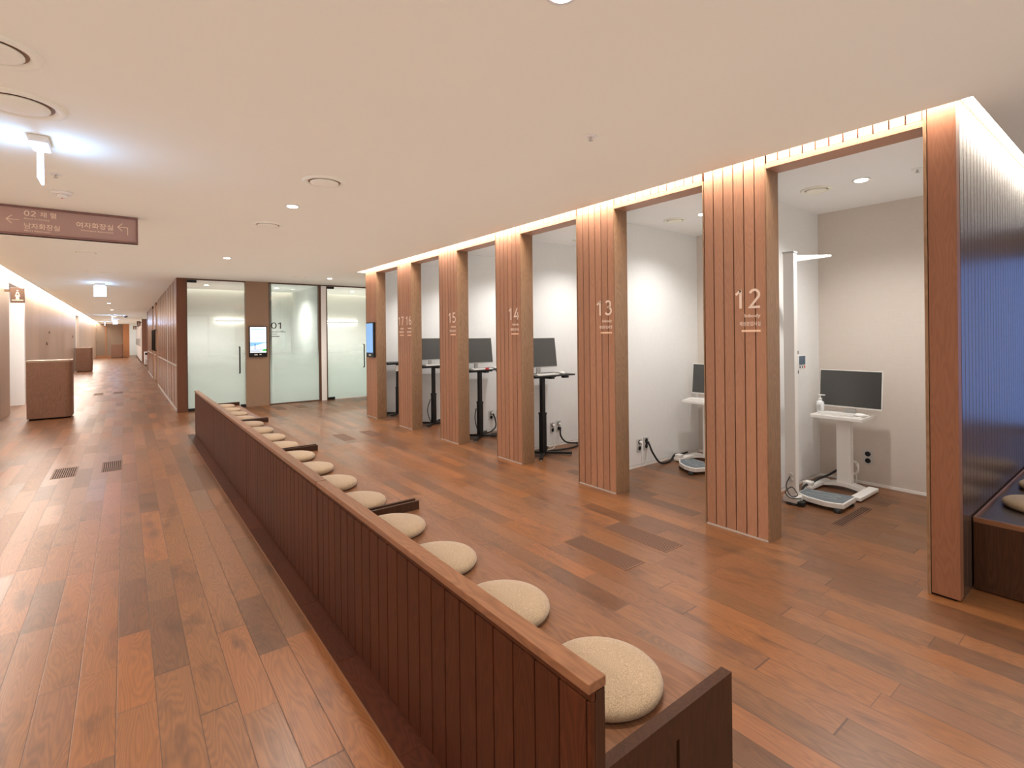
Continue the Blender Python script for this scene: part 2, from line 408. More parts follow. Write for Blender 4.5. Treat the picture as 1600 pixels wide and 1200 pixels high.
def arc(cx, cy, rx, ry, a0, a1, n=14):
    return [(cx+rx*math.cos(math.radians(a0+(a1-a0)*i/n)), cy+ry*math.sin(math.radians(a0+(a1-a0)*i/n))) for i in range(n+1)]
DIG = {'0': [arc(.30, .5, .25, .44, 0, 360, 32)],
 '1': [[(.02, .74), (.30, .955)], [(.285, 1.0), (.285, 0.0)]],
 '2': [arc(.29, .70, .24, .245, 160, -35, 14) + [(.055, .055), (.58, .055)]],
 '3': [arc(.27, .74, .21, .205, 150, -90, 14) + arc(.27, .29, .27, .24, 90, -150, 16)],
 '4': [[(.46, .0), (.46, .62)], [(.42, .98), (.03, .27), (.64, .27)]],
 '5': [[(.54, .945), (.13, .945), (.10, .54)] + arc(.26, .32, .28, .265, 105, -150, 16)],
 '6': [arc(.52, .40, .46, .55, 97, 182, 12) + arc(.31, .30, .25, .245, 180, 540, 28)],
 '7': [[(.0, .945), (.56, .945), (.20, .0)]]}
def digits(s, x0, x1, z0, z1, wd=0.064, extrude=0.002, pitch=0.74):
    mb = MB(); tot = pitch*(len(s)-1)+0.62; sx = (x1-x0)/tot; sz = z1-z0
    for k, ch in enumerate(s):
        for line in DIG[ch]:
            P2 = [Vector(p) for p in line]; Lf = []; Rt = []
            closed = (P2[0]-P2[-1]).length < 1e-4
            for i, p in enumerate(P2):
                a = P2[i-1] if i else (P2[-2] if closed else p); c = P2[i+1] if i < len(P2)-1 else (P2[1] if closed else p)
                d1 = (p-a).normalized() if (p-a).length > 1e-6 else (c-p).normalized(); d2 = (c-p).normalized() if (c-p).length > 1e-6 else d1
                t2 = (d1+d2).normalized() if (d1+d2).length > 1e-6 else d1
                n2 = Vector((-t2.y, t2.x)); q = min(2.0, 1.0/max(0.35, n2.dot(Vector((-d1.y, d1.x)))))
                Lf.append(p+n2*wd*q); Rt.append(p-n2*wd*q)
            f = lambda v, e: (x0+(v.x+k*pitch)*sx, z0+v.y*sz, e)
            for i in range(len(P2)-1):
                mb.quad(f(Rt[i], extrude), f(Rt[i+1], extrude), f(Lf[i+1], extrude), f(Lf[i], extrude))
                mb.quad(f(Lf[i], 0), f(Lf[i], extrude), f(Lf[i+1], extrude), f(Lf[i+1], 0))
                mb.quad(f(Rt[i+1], 0), f(Rt[i+1], extrude), f(Rt[i], extrude), f(Rt[i], 0))
    return mb
def on_x_face(mb, x):      # text seen by someone looking towards +x: reading direction is -y
    mb.v = [(x - v[2], -v[0], v[1]) for v in mb.v]; return mb
def on_y_face(mb, y):      # seen looking towards +y: reading direction is +x
    mb.v = [(v[0], y - v[2], v[1]) for v in mb.v]; return mb

# ================================================================== SETTING
YB = 53.0
struct('floor', MB().box(-5, 9, -6, 58, -0.1, 0, 0.5), M_floor)
cm = MB()
TOP = 2.97
for b in [(-1.6, 3.53, -6, 9.45), (3.53, 9, -6, 0.63), (-1.6, 8.0, 9.45, 12.24), (-1.6, 0.83, 12.24, 58)]:
    cm.box(b[0], b[1], b[2], b[3], CEIL, TOP, 0.5)
struct('ceiling', cm, M_ceil)
struct('ceiling', MB().box(-5, 9, -6, 58, TOP, TOP+0.1, 0.5), M_ceil)          # upper soffit closing the coves
struct('ceiling', MB().box(3.81, 5.9, 0.86, 9.45, CEIL, CEIL+0.06, 0.5), M_whitew)     # booth ceilings
struct('ceiling', MB().box(0.83, 8.0, 12.24, 14.72, CEIL, CEIL+0.06, 0.5), M_whitew)   # glazed rooms
struct('ceiling', MB().box(-5, -1.87, 13.5, 58, CEIL+0.01, CEIL+0.07, 0.5), M_whitew)    # behind the left openings
# cove light strips
ob_cove = ob('cove_light', MB().box(3.545, 3.625, 0.66, 9.44, 2.80, 2.815), M_cove); tag(ob_cove, 'long warm light strip in the ceiling slot above the numbered booths', 'light')
o = ob('cove_light', MB().box(3.64, 8.9, 0.64, 0.705, 2.775, 2.79), emit('side_cove_glow', (255, 244, 230), 15)); tag(o, 'bright light strip in the ceiling slot over the right-hand slatted wall', 'light')
o = ob('cove_light', MB().box(-1.80, -1.63, -4, 52.5, 2.81, 2.825), M_coveL); tag(o, 'long white light strip in the ceiling slot along the left hall wall', 'light')
o = ob('cove_light', MB().box(0.9, 8.0, 14.80, 14.92, 2.80, 2.815), emit('room_cove_glow', (255, 246, 232), 3.5)); tag(o, 'light strip above the back wall of the glazed rooms', 'light')

# left hall wall with two openings
for k, (y0, y1) in enumerate([(-6, 14.2), (16.25, 31.5), (33.7, 53)]):
    m = MB(); yy = y0
    while yy < y1-0.01:
        e = min(yy+1.2, y1); m.box(-1.95, -1.84, yy+0.004, e-0.004, 0.03, 2.95); yy = e
    m.box(-1.95, -1.845, y0, y1, 0.0, 2.95, 0.2)
    struct('wall_left', m, M_hallwood)
struct('wall_left', MB().box(-1.95, -1.84, 14.2, 16.25, 2.66, 2.95, 0.4).box(-1.95, -1.84, 31.5, 33.7, 2.66, 2.95, 0.4), M_hallwood)
struct('wall_left', MB().box(-5, -1.842, 16.1, 16.25, 0, CEIL, 0.5), M_whitew)
struct('wall_left', MB().box(-5, -4.9, 13.5, 40, 0, CEIL, 0.5).box(-5, -1.95, 13.4, 13.5, 0, CEIL).box(-5, -1.95, 33.7, 33.8, 0, CEIL), M_whitew)
# small hinges / lock marks on the left wall panels
for (y, z, h) in [(20.95, 1.72, 0.03), (20.3, 1.38, 0.045), (29.7, 1.62, 0.05)]:
    t = tag(ob('wall_lock', MB().box(-1.845, -1.825, y-0.10, y+0.10, z-h, z+h), M_bronze), {20.95: 'upper small dark lock plate on the left hall wall panel', 20.3: 'lower small dark lock plate on the left hall wall panel', 29.7: 'dark lock plate beside the far opening in the left hall wall'}[y], 'lock')

# right wall of the hall, battened
m = MB(); gy = [12.3, 13.02, 13.9, 14.8, 15.7, 16.6, 17.5, 18.4, 19.3]
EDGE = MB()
def battens(mb, y0, y1, n):
    w = (y1-y0)/n
    for i in range(n):
        mb.box(0.832, 0.86, y0+i*w+0.05, y0+(i+1)*w-0.05, 0.06, CEIL)
        EDGE.box(0.8315, 0.862, y0+i*w+0.03, y0+i*w+0.05, 0.06, CEIL)  # thin dark slips paint the shade on each batten's near end
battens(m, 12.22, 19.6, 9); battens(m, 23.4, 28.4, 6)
m.box(0.86, 1.0, 12.22, 28.7, 0, CEIL, 0.0); m.box(0.83, 0.9, 20.78, 21.92, 0.05, CEIL, 0.6); m.box(0.815, 0.87, 28.4, 28.7, 0, CEIL, 0.4)
struct('wall_right', m, M_batten)
struct('batten_shade', EDGE, M_bench)
struct('trim_1', MB().box(0.82, 0.832, 12.3, 19.6, 0.925, 0.955).box(0.82, 0.832, 23.4, 28.6, 0.925, 0.955).box(0.82, 0.83, 20.8, 21.9, 0.925, 0.955), M_silver)
struct('baseboard_right', MB().box(0.824, 0.86, 12.33, 19.6, 0, 0.06).box(0.824, 0.86, 23.4, 28.7, 0, 0.06), M_silver)
# recess, its end face and the white locker run
struct('wall_right', MB().box(1.6, 1.7, 28.7, 38.9, 0, CEIL).box(0.84, 1.7, 38.8, 38.95, 0, CEIL), M_batten)
struct('wall_right', MB().box(0.83, 1.0, 38.95, 56, 0, 2.2, 0.5).box(0.83, 1.0, 38.95, 56, 2.2, CEIL, 0.9), M_whitew)
# end of the hall
struct('wall_far', MB().box(-1.95, -1.26, 52.6, 52.8, 0, CEIL, 0.5).box(-1.18, -0.1, 52.6, 52.8, 0, CEIL, 0.5), M_endw)
struct('wall_far', MB().box(-1.26, -1.18, 52.55, 52.8, 0, CEIL, 0.5).box(-0.1, 0.3, 52.2, 52.8, 0, CEIL, 0.8).box(-1.9, -0.9, 52.56, 52.6, 0, 0.14), wood('orange_oak', (186, 132, 92), (150, 98, 64)))
struct('wall_far', MB().box(-2, 2, 57.8, 58, 0, CEIL, 0.5), M_whitew)

# glazed front at y = 12.2
struct('wall_glazed', MB().box(0.83, 0.985, 12.17, 12.32, 0, CEIL, 0.3), wood('brown_column', (120, 78, 58), (92, 58, 42), 2, 0.45, contrast=0.6))
struct('wall_glazed', MB().box(2.075, 2.535, 12.17, 12.30, 0, CEIL, 0.5), M_veneer)
struct('wall_glazed', MB().box(3.67, 3.79, 12.18, 12.30, 0, CEIL, 0.5), M_whitew)
struct('trim_2', MB().box(0.985, 1.012, 12.18, 12.28, 0, CEIL).box(1.012, 8, 12.18, 12.28, 2.695, CEIL).box(2.535, 2.55, 12.18, 12.26, 0, 2.695)
       .box(3.615, 3.67, 12.18, 12.28, 0, 2.695).box(3.79, 3.815, 12.18, 12.28, 0, 2.695).box(2.55, 3.615, 12.18, 12.26, 0, 0.025), M_bronze)
win = struct('window_1', MB().box(2.55, 3.615, 12.20, 12.212, 0.025, 2.695), M_glass)
tx = digits('01', 2.585, 2.845, 1.69, 1.83); ob('number_lettering', on_y_face(tx, 12.198), M_text, win)
tx = fit_text("Doctor's Office", 2.59, 2.89, 1.605, 1.645); ob('lettering', on_y_face(tx, 12.195), M_text, win)
tx = fit_text('진료실', 2.59, 2.70, 1.55, 1.585); ob('lettering', on_y_face(tx, 12.195), M_text, win)
ob('underline', MB().box(2.59, 2.755, 12.193, 12.2, 1.508, 1.526), M_text, win)
def glass_door(nm, x0, x1, hx, hinge_left):
    d = struct(nm, MB().box(x0, x1, 12.22, 12.232, 0.02, 2.68), M_glass)
    ob('patch_fitting', MB().box(x0, x0+0.165, 12.205, 12.245, 0.0, 0.06), M_black, d)
    ob('patch_fitting', MB().box(x0, x0+0.165, 12.205, 12.245, 2.64, 2.69), M_black, d)
    ob('patch_fitting', MB().box(x1-0.10, x1, 12.205, 12.245, 0.0, 0.06), M_black, d)
    ob('handle', MB().tube([(hx, 12.22, 0.74), (hx, 12.165, 0.74), (hx, 12.165, 1.30), (hx, 12.22, 1.30)], 0.014, 8), M_black, d)
glass_door('door_1', 1.016, 2.07, 1.955, True)
glass_door('door_2', 3.82, 4.90, 4.70, True)
struct('wall_glazed', MB().box(4.92, 8.0, 12.18, 12.3, 0, CEIL, 0.5), M_veneer)
# rooms behind the glass
struct('floor', MB().box(0.985, 8.0, 12.30, 14.95, 0, 0.006, 0.5), plain('pale_bounce_floor', (214, 210, 202), 0.5))  # pale floor sheet added to bounce light into the frosted glass
M_room = plain('grey_white_room_paint', (206, 206, 202), 0.7, noise=0.02, nscale=4)
struct('wall_back', MB().box(0.83, 8.1, 14.95, 15.05, 0, TOP, 0.5), M_room)
struct('wall_back', MB().box(0.86, 0.98, 12.3, 15, 0, CEIL, 0.5).box(2.56, 2.62, 12.3, 14.95, 0, CEIL).box(3.68, 3.78, 12.3, 14.95, 0, CEIL).box(8.0, 8.1, 9.45, 15, 0, CEIL), M_room)
for (x0, x1, z, lb) in [(1.835, 2.50, 1.94, 'glowing horizontal tube lamp seen through the left glass door'), (4.0, 5.55, 1.92, 'glowing horizontal tube lamp seen through the right glass door')]:
    t = thing('wall_lamp', lb, 'lamp', ((x0+x1)/2, 14.9, z))
    ob('housing', MB().box(x0, x1, 14.86, 14.90, z-0.02, z+0.02), M_silver, t)
    ob('diffuser', MB().box(x0, x1, 14.88, 14.92, z+0.02, z+0.035).box(x0, x1, 14.88, 14.92, z-0.035, z-0.02), M_tube, t)
    ob('bracket', MB().box(x0+0.1, x0+0.14, 14.9, 14.95, z-0.015, z+0.015), M_silver, t)
    ob('bracket', MB().box(x1-0.14, x1-0.1, 14.9, 14.95, z-0.015, z+0.015), M_silver, t)
for x, pw in ((1.5, 330), (3.0, 210), (4.9, 350)):
    spot_light((x, 13.5, 2.69), pw, (1.0, 0.995, 0.98), 150, 1.0, 0.05)

# dark border plank beside the bench row
m = MB(); yy = 0.2
while yy < 9.3:
    e = min(yy+random.uniform(0.6, 1.0), 9.32); m.box(0.757, 0.90, yy+0.001, e-0.001, -0.01, 0.0015); yy = e
struct('trim_3', m, M_border)
struct('trim_3', MB().box(0.7515, 0.757, 0.2, 9.32, -0.01, 0.0025), plain('brass_strip', (150, 112, 82), 0.35, metal=0.4))

# behind the camera: closing walls, with unseen window openings added for the daylight fill
mw = MB()
mw.box(-5, 9, -6.1, -6, 0, 0.15).box(-5, 9, -6.1, -6, 2.6, TOP)
for x in (-5, -2.2, 0.6, 3.4, 6.2, 8.9): mw.box(x, x+0.1, -6.1, -6, 0.15, 2.6)
struct('wall_front', mw, M_bronze)
struct('wall_far_right', MB().box(9, 9.1, -6, 9.5, 0, TOP, 0.5), M_endw)

# ================================================================== BOOTHS
PX0, PX1 = 3.63, 3.81        # pillar front and back
P = 1.407
# side wall at the right (faces -y) with boards
m = MB(); x = 3.705; i = 0
while x < 8.9:
    m.box(x+0.0032, x+0.083-0.0032, 0.72, 0.75, 0.0, 2.80); x += 0.083
struct('wall_side', m, wood('side_wall_boards', (92, 72, 62), (66, 50, 43), 2, 0.26, var=0.08, spec=0.7), bevel=0.001)
struct('wall_side', MB().box(3.705, 9, 0.735, 0.80, 0, 2.80, 0.5), M_groove)
# the corner pillar
t = thing('slatted_pillar', 'wooden corner pillar at the right edge of the nearest booth beside the long slatted wall', 'pillar', (3.72, 0.8, 0))
ob('front_board', MB().box(3.63, 3.70, 0.72, 0.845, 0.012, 2.80, 0.45), wood('corner_board', (152, 104, 78), (116, 74, 54), 2, 0.45, contrast=0.6), t, 0.0015)
ob('edge_trim', MB().box(3.627, 3.81, 0.848, 0.864, 0.0, 2.80, 0.3), M_pside, t, 0.0015)
ob('shadow_gap', MB().box(3.64, 3.80, 0.74, 0.848, 0.0, 2.80, 0.5), M_groove, t)
def pillar(y0, y1, label, numbers):
    """boards face -x; the reveal faces -y"""
    t = thing('slatted_pillar', label, 'pillar', ((PX0+PX1)/2, (y0+y1)/2, 0))
    m = MB(); n = 6; a0, a1 = y0+0.006, y1-0.012; w = (a1-a0)/n
    for i in range(n): m.box(PX0, PX0+0.016, a0+i*w+0.0038, a0+(i+1)*w-0.0038, 0.012, 2.80)
    ob('board_cladding', m, M_pillar, t, 0.0012)
    ob('core', MB().box(PX0+0.012, PX1-0.002, y0+0.006, y1-0.006, 0.0, 2.80, 0.5), M_groove, t)
    ob('reveal_panel', MB().box(PX0-0.002, PX1, y0, y0+0.010, 0.0, 2.69, random.random()), M_pside, t, 0.001)
    ob('edge_trim', MB().box(PX0-0.002, PX1, y1-0.010, y1, 0.0, 2.69, random.random()), M_pside, t, 0.001)
    ob('base_strip', MB().box(PX0-0.001, PX0+0.01, y0+0.01, y1-0.012, 0.0, 0.012), M_silver, t)
    for (num, ye) in numbers:
        ob('number_lettering', on_x_face(digits(num, -(ye+0.187), -ye+0.003, 1.675, 1.815), PX0-0.001), M_letter, t)
        ob('lettering', on_x_face(fit_text('Inbody', -(ye+0.118), -ye, 1.600, 1.634), PX0-0.001), M_letter, t)
        ob('lettering', on_x_face(fit_text('체성분검사실', -(ye+0.158), -ye, 1.546, 1.578), PX0-0.001), M_letter, t)
        ob('underline', MB().box(PX0-0.004, PX0-0.0005, ye, ye+0.14, 1.502, 1.517), M_bar, t)
    return t
NUM = [[('12', 1.803)], [('13', 1.803+P-0.01)], [('14', 1.80+2*P)], [('15', 1.80+3*P)], [('16', 7.385), ('17', 7.665)], []]
DESC = ['slatted wooden pillar with the large number 12, nearest of the numbered pillars', 'slatted wooden pillar with the number 13',
        'slatted wooden pillar with the number 14', 'slatted wooden pillar with the number 15',
        'slatted wooden pillar carrying both numbers 17 and 16', 'farthest slatted pillar, unnumbered, with a wall screen']
pillars = []
for k in range(6):
    y0 = 1.755 + P*k; y1 = y0 + 0.5
    pillars.append(pillar(y0, y1, DESC[k], NUM[k]))
# lintels over the openings
for k in range(6):
    a = 0.864 if k == 0 else 1.755+P*(k-1)+0.5; b = 1.755+P*k
    m = MB(); n = 11; w = (b-a)/n
    for i in range(n): m.box(PX0, PX0+0.016, a+i*w+0.004, a+(i+1)*w-0.004, 2.70, 2.80)
    m.box(PX0-0.002, PX1, a, b, 2.662, 2.698, 0.5)
    l = struct('trim_4', m, M_pillar); l.modifiers.new('bevel', 'BEVEL').width = 0.001
    struct('trim_4', MB().box(PX0+0.012, PX1, a, b, 2.698, 2.80, 0.5), M_groove)
# booth shells
m = MB(); mb2 = MB(); bb = MB()
for k in range(6):
    yl = 2.25 + P*k                       # face of the left (far) wall of booth k
    m.box(PX1-0.001, 5.76, yl, yl+0.10, 0.03, CEIL, 0.5)
    bb.box(PX1, 5.75, yl-0.006, yl, 0.0, 0.026); bb.box(5.744, 5.75, yl-1.307, yl-0.006, 0.0, 0.026)
m.box(PX1-0.001, 5.76, 0.80, 0.90, 0.0, CEIL, 0.5)
struct('wall_booth', m, M_booth)
struct('wall_booth', MB().box(5.75, 5.85, 0.8, 9.45, 0.0, CEIL, 0.5), M_boothb)
struct('baseboard_booth', bb, M_white)
struct('wall_booth', MB().box(3.82, 9, 9.40, 9.45, 0, CEIL, 0.5), M_veneer)

# ================================================================== BENCHES
YS = [0.83, 2.95, 5.07, 7.19, 9.27]
def bench(y0, y1, label, slot=False):
    t = thing('bench', label, 'bench', (1.16, (y0+y1)/2, 0), 'slatted benches in a row')
    g = 0.006; a, b = y0+g/2, y1-g/2
    n = round((b-a)/0.0955); w = (b-a-0.016)/n
    m = MB()
    for i in range(n): m.box(0.858, 0.872, a+0.016+i*w+0.0022, a+0.016+(i+1)*w-0.0022, 0.012, 0.634)
    m.box(0.858, 0.872, a, a+0.0145, 0.012, 0.634)
    ob('back_cladding', m, M_bench, t, 0.002)
    ob('upper_band', MB().box(0.861, 0.875, a, b, 0.6365, 0.657, 0.5), M_bench, t)
    ob('backrest', MB().box(0.872, 0.905, a, b, 0.0, 0.655, 0.5), M_benchend, t)
    ob('shadow_gap', MB().box(0.866, 0.874, a+0.003, b-0.003, 0.0, 0.65, 0.5), M_groove, t)
    ob('top_rail', MB().box(0.851, 0.910, a, b, 0.657, 0.682, random.random()), M_benchx, t, 0.002)
    ob('seat', MB().box(0.905, 1.468, a+0.034, b-0.034, 0.375, 0.402, random.random()), M_benchx, t, 0.002)
    ob('seat_front', MB().box(1.44, 1.462, a+0.034, b-0.034, 0.06, 0.375, random.random()), M_benchend, t)
    for (q0, q1) in ((a+(0.012 if not slot else 0), a+0.034), (b-0.034, b-0.014)):
        if slot and q0 < a+0.02:
            e = MB().box(0.905, 1.188, q0, q1, 0, 0.455, 0.4).box(1.202, 1.474, q0, q1, 0, 0.455, 0.4).box(1.188, 1.202, q0, q1, 0.385, 0.455, 0.4).box(1.188, 1.202, q0+0.02, q1, 0, 0.385, 0.4)
            ob('side_panel', e, M_benchend, t)
        else:
            ob('side_panel', MB().box(0.905, 1.474, q0, q1, 0, 0.455, random.random()), M_benchend, t, 0.002)
    ob('plinth', MB().box(0.88, 1.42, a+0.02, b-0.02, 0, 0.06), M_groove, t)
    return t
BL = ['nearest slatted wooden bench, in the bottom foreground', 'second slatted wooden bench from the foreground', 'third slatted wooden bench from the foreground', 'farthest slatted wooden bench, nearest the glass doors']
for k in range(4): bench(YS[k], YS[k+1], BL[k], k == 0)
# round cushions
def cushion_mb(cx, cy, z):
    prof = [(0.150, 0.0), (0.170, 0.004), (0.181, 0.012), (0.185, 0.023), (0.182, 0.034), (0.172, 0.043), (0.150, 0.050), (0.110, 0.055), (0.06, 0.0575), (0.012, 0.058)]
    return MB().lathe(prof, cx, cy, z, 48)
ORD = ['first', 'second', 'third', 'fourth']
BN = ['nearest bench', 'second bench from the foreground', 'third bench from the foreground', 'farthest bench']
c0 = None
for k in range(4):
    for j in range(4):
        L = YS[k+1]-YS[k]; cy = YS[k] + 0.275 + j*(L-0.55)/3*1.0
        if k == 0: cy = 1.10 + 0.525*j
        z = 0.402
        lb = 'round beige felt cushion, %s from the camera on the %s' % (ORD[j], BN[k])
        if c0 is None:
            c0 = ob('seat_cushion', cushion_mb(1.185, cy, z), M_cushion, None, loc=(1.185, cy, z)); tag(c0, lb, 'cushion', 'round seat cushions')
        else:
            c = c0.copy(); COL.objects.link(c); c.location = (1.185, cy, z); c['label'] = lb
# side bench with tray top along the right wall
t = thing('bench', 'dark box bench with tray-edged top against the right-hand slatted wall', 'bench', (5.5, 0.5, 0))
BX0 = 3.885
ob('base_box', MB().box(BX0, 7.5, 0.24, 0.712, 0.008, 0.392, 0.6), M_benchend, t, 0.002)
ob('seat', MB().box(BX0+0.012, 7.49, 0.25, 0.70, 0.392, 0.400, 0.5), plain('dark_seat_board', (64, 52, 46), 0.35, noise=0.1), t)
ob('rim', MB().box(BX0, BX0+0.012, 0.24, 0.712, 0.392, 0.420, 0.3).box(BX0+0.012, 7.5, 0.70, 0.712, 0.392, 0.420, 0.3).box(BX0+0.012, 7.5, 0.24, 0.25, 0.392, 0.420, 0.3), M_benchx, t)
for j, lb in enumerate(['round beige cushion at the near end of the side bench', 'round beige cushion cut by the right edge, second on the side bench', 'round beige cushion third along the side bench']):
    c = c0.copy(); COL.objects.link(c); c.location = (4.41+0.56*j, 0.485, 0.400); c['label'] = lb

# ================================================================== FURNITURE IN THE BOOTHS
def monitor_parts(t, cx, y, z, w, h, tilt=0.0, deep=False):
    """monitor facing -y, centred at cx, screen plane at y, lower edge z (built in place)"""
    f = MB().box(-w/2, w/2, 0.0, 0.022, 0, h); M = Matrix.Translation((cx, y, z)) @ Matrix.Rotation(-tilt, 4, 'X')
    o = ob('casing', f.xform(M), M_white, t, 0.003)
    ob('screen', MB().box(-w/2+0.005, w/2-0.005, -0.003, 0.0, 0.012, h-0.005).xform(M), M_screen, t)
    ob('stand', MB().box(cx-0.03, cx+0.03, y+0.025, y+0.045, z-0.06, z+0.15).box(cx-0.10, cx+0.10, y-0.02, y+0.12, z-0.085+0.0, z-0.075), M_silver, t)
def keyboard(x0, x1, y0, y1, z, lb, axis=0):
    t = thing('keyboard', lb, 'keyboard', ((x0+x1)/2, (y0+y1)/2, z), 'keyboards in the booths')
    ob('base', MB().box(x0, x1, y0, y1, z, z+0.012), M_white, t, 0.003)
    m = MB()
    for i in range(14):
        for j in range(5):
            a = x0+0.006+(x1-x0-0.012)*i/14 if axis == 0 else x0+0.006+(x1-x0-0.012)*j/5
            b = y0+0.006+(y1-y0-0.012)*j/5 if axis == 0 else y0+0.006+(y1-y0-0.012)*i/14
            da = (x1-x0-0.012)/(14 if axis == 0 else 5)-0.003; db = (y1-y0-0.012)/(5 if axis == 0 else 14)-0.003
            m.box(a, a+da, b, b+db, z+0.012, z+0.017)
    ob('keys', m, M_white, t)
def mouse(x, y, z, lb):
    m = MB().lathe([(0.022, 0), (0.030, 0.004), (0.031, 0.012), (0.026, 0.022), (0.014, 0.029), (0.002, 0.031)], 0, 0, 0, 20)
    m.xform(Matrix.Translation((x, y, z)) @ Matrix.Diagonal((1.0, 1.7, 1.0, 1)))
    tag(ob('computer_mouse', m, M_white, None, loc=(x, y, z)), lb, 'mouse', 'computer mice in the booths')
def socket(face, u, z, lb, sides=2):
    """square plate with two round holes; face = ('x', X) facing -x or ('y', Y) facing -y"""
    W2, H2 = 0.042, 0.07
    t = thing('power_socket', lb, 'socket', (face[1], u, z) if face[0] == 'x' else (u, face[1], z), 'power sockets low on the booth walls')
    m = MB(); h = []
    if face[0] == 'x': m.box(face[1]-0.008, face[1], u-W2, u+W2, z-H2, z+H2)
    else: m.box(u-W2, u+W2, face[1]-0.008, face[1], z-H2, z+H2)
    ob('plate', m, M_silver, t, 0.002)
    for dz in (0.033, -0.033):
        d = MB().lathe([(0.024, 0), (0.024, 0.003), (0.02, 0.004)], 0, 0, 0, 20)
        R = Matrix.Rotation(-PI/2, 4, 'Y') if face[0] == 'x' else Matrix.Rotation(PI/2, 4, 'X')
        loc = (face[1]-0.008, u, z+dz) if face[0] == 'x' else (u, face[1]-0.008, z+dz)
        ob('outlet_hole', d.xform(Matrix.Translation(loc) @ R), M_bezel, t)

# --- white body-composition desks of booths 12 and 13
def white_desk(dy, lb_desk, lb_mon, lb_key, lb_mouse):
    t = thing('pedestal_desk', lb_desk, 'desk', (5.38, 1.905+dy, 0))
    ob('tabletop', MB().box(5.20, 5.56, 1.69+dy, 2.12+dy, 0.68, 0.715), M_white, t, 0.006)
    ob('tray', MB().box(5.22, 5.54, 1.71+dy, 2.10+dy, 0.715, 0.722), M_white, t, 0.002)
    ob('column', MB().box(5.385, 5.455, 1.845+dy, 1.965+dy, 0.06, 0.68), M_white, t, 0.004)
    # arched cross foot and two side bars
    pts = []
    n = 12; m = MB()
    for i in range(n):
        ya = 1.72+0.38*i/n; yb = 1.72+0.38*(i+1)/n
        za = 0.035+0.035*math.sin(PI*i/n); zb = 0.035+0.035*math.sin(PI*(i+1)/n)
        s = len(m.v); x0, x1 = 5.35, 5.47
        m.v += [(x0, ya+dy, za-0.03), (x1, ya+dy, za-0.03), (x1, yb+dy, zb-0.03), (x0, yb+dy, zb-0.03), (x0, ya+dy, za), (x1, ya+dy, za), (x1, yb+dy, zb), (x0, yb+dy, zb)]
        for f in ((0,3,2,1),(4,5,6,7),(0,1,5,4),(1,2,6,5),(2,3,7,6),(3,0,4,7)):
            m.f.append(tuple(s+q for q in f)); m.r.append(0.5); m.sm.append(False)
    ob('cross_foot', m, M_white, t)
    for (a, b) in ((1.665, 1.745), (2.07, 2.15)):
        f = ob('foot', MB().box(5.08, 5.52, a+dy, b+dy, 0.012, 0.045), M_white, t, 0.006)
        for gx in (5.12, 5.44): ob('glide', MB().box(gx, gx+0.04, a+0.015+dy, b-0.015+dy, 0, 0.012), M_dark, f)
    q = thing('computer_monitor', lb_mon, 'monitor', (5.45, 1.86+dy, 0.722))
    Mx = Matrix.Translation((5.42, 1.865+dy, 0.775)) @ Matrix.Rotation(0.10, 4, 'Y') @ Matrix.Rotation(math.radians(-90), 4, 'Z')
    w, h = 0.52, 0.355
    ob('casing', MB().box(-w/2, w/2, 0, 0.022, 0, h).xform(Mx), M_white, q, 0.003)
    ob('screen', MB().box(-w/2+0.006, w/2-0.006, -0.003, 0.0, 0.014, h-0.006).xform(Mx), M_screen, q)
    ob('stand', MB().box(5.45, 5.465, 1.82+dy, 1.91+dy, 0.724, 0.90).box(5.42, 5.55, 1.77+dy, 1.93+dy, 0.7225, 0.728), M_silver, q)
    keyboard(5.235, 5.35, 1.78+dy, 2.07+dy, 0.7225, lb_key, axis=1)
    mouse(5.30, 1.735+dy, 0.7225, lb_mouse)
white_desk(0, 'white pedestal desk on a forked foot in the nearest booth', 'dark-screened monitor on the white desk in the nearest booth', 'white keyboard on the white desk in the nearest booth', 'white mouse on the white desk in the nearest booth')
white_desk(P, 'white pedestal desk in the second booth from the right, half hidden by pillar 12', 'monitor in the second booth from the right, half hidden by pillar 12', 'white keyboard on the half-hidden desk in the second booth from the right', 'white mouse on the half-hidden desk in the second booth from the right')
# soap pump bottle
t = thing('pump_bottle', 'white pump dispenser bottle in front of the monitor in the nearest booth', 'bottle', (5.32, 2.06, 0.7225))
bz = 0.7225
ob('bottle_body', MB().lathe([(0.030, 0), (0.032, 0.004), (0.032, 0.092), (0.026, 0.104), (0.014, 0.112), (0.013, 0.118)], 5.32, 2.075, bz, 24), M_clear, t)
ob('pump_head', MB().lathe([(0.015, 0.118), (0.015, 0.135), (0.006, 0.138), (0.006, 0.160), (0.012, 0.162), (0.012, 0.170)], 5.32, 2.075, bz, 16).box(5.31, 5.33, 2.035, 2.09, bz+0.163, bz+0.172), M_white, t)
ob('product_label', MB().box(5.286, 5.289, 2.058, 2.092, bz+0.025, bz+0.075), M_silver, t)

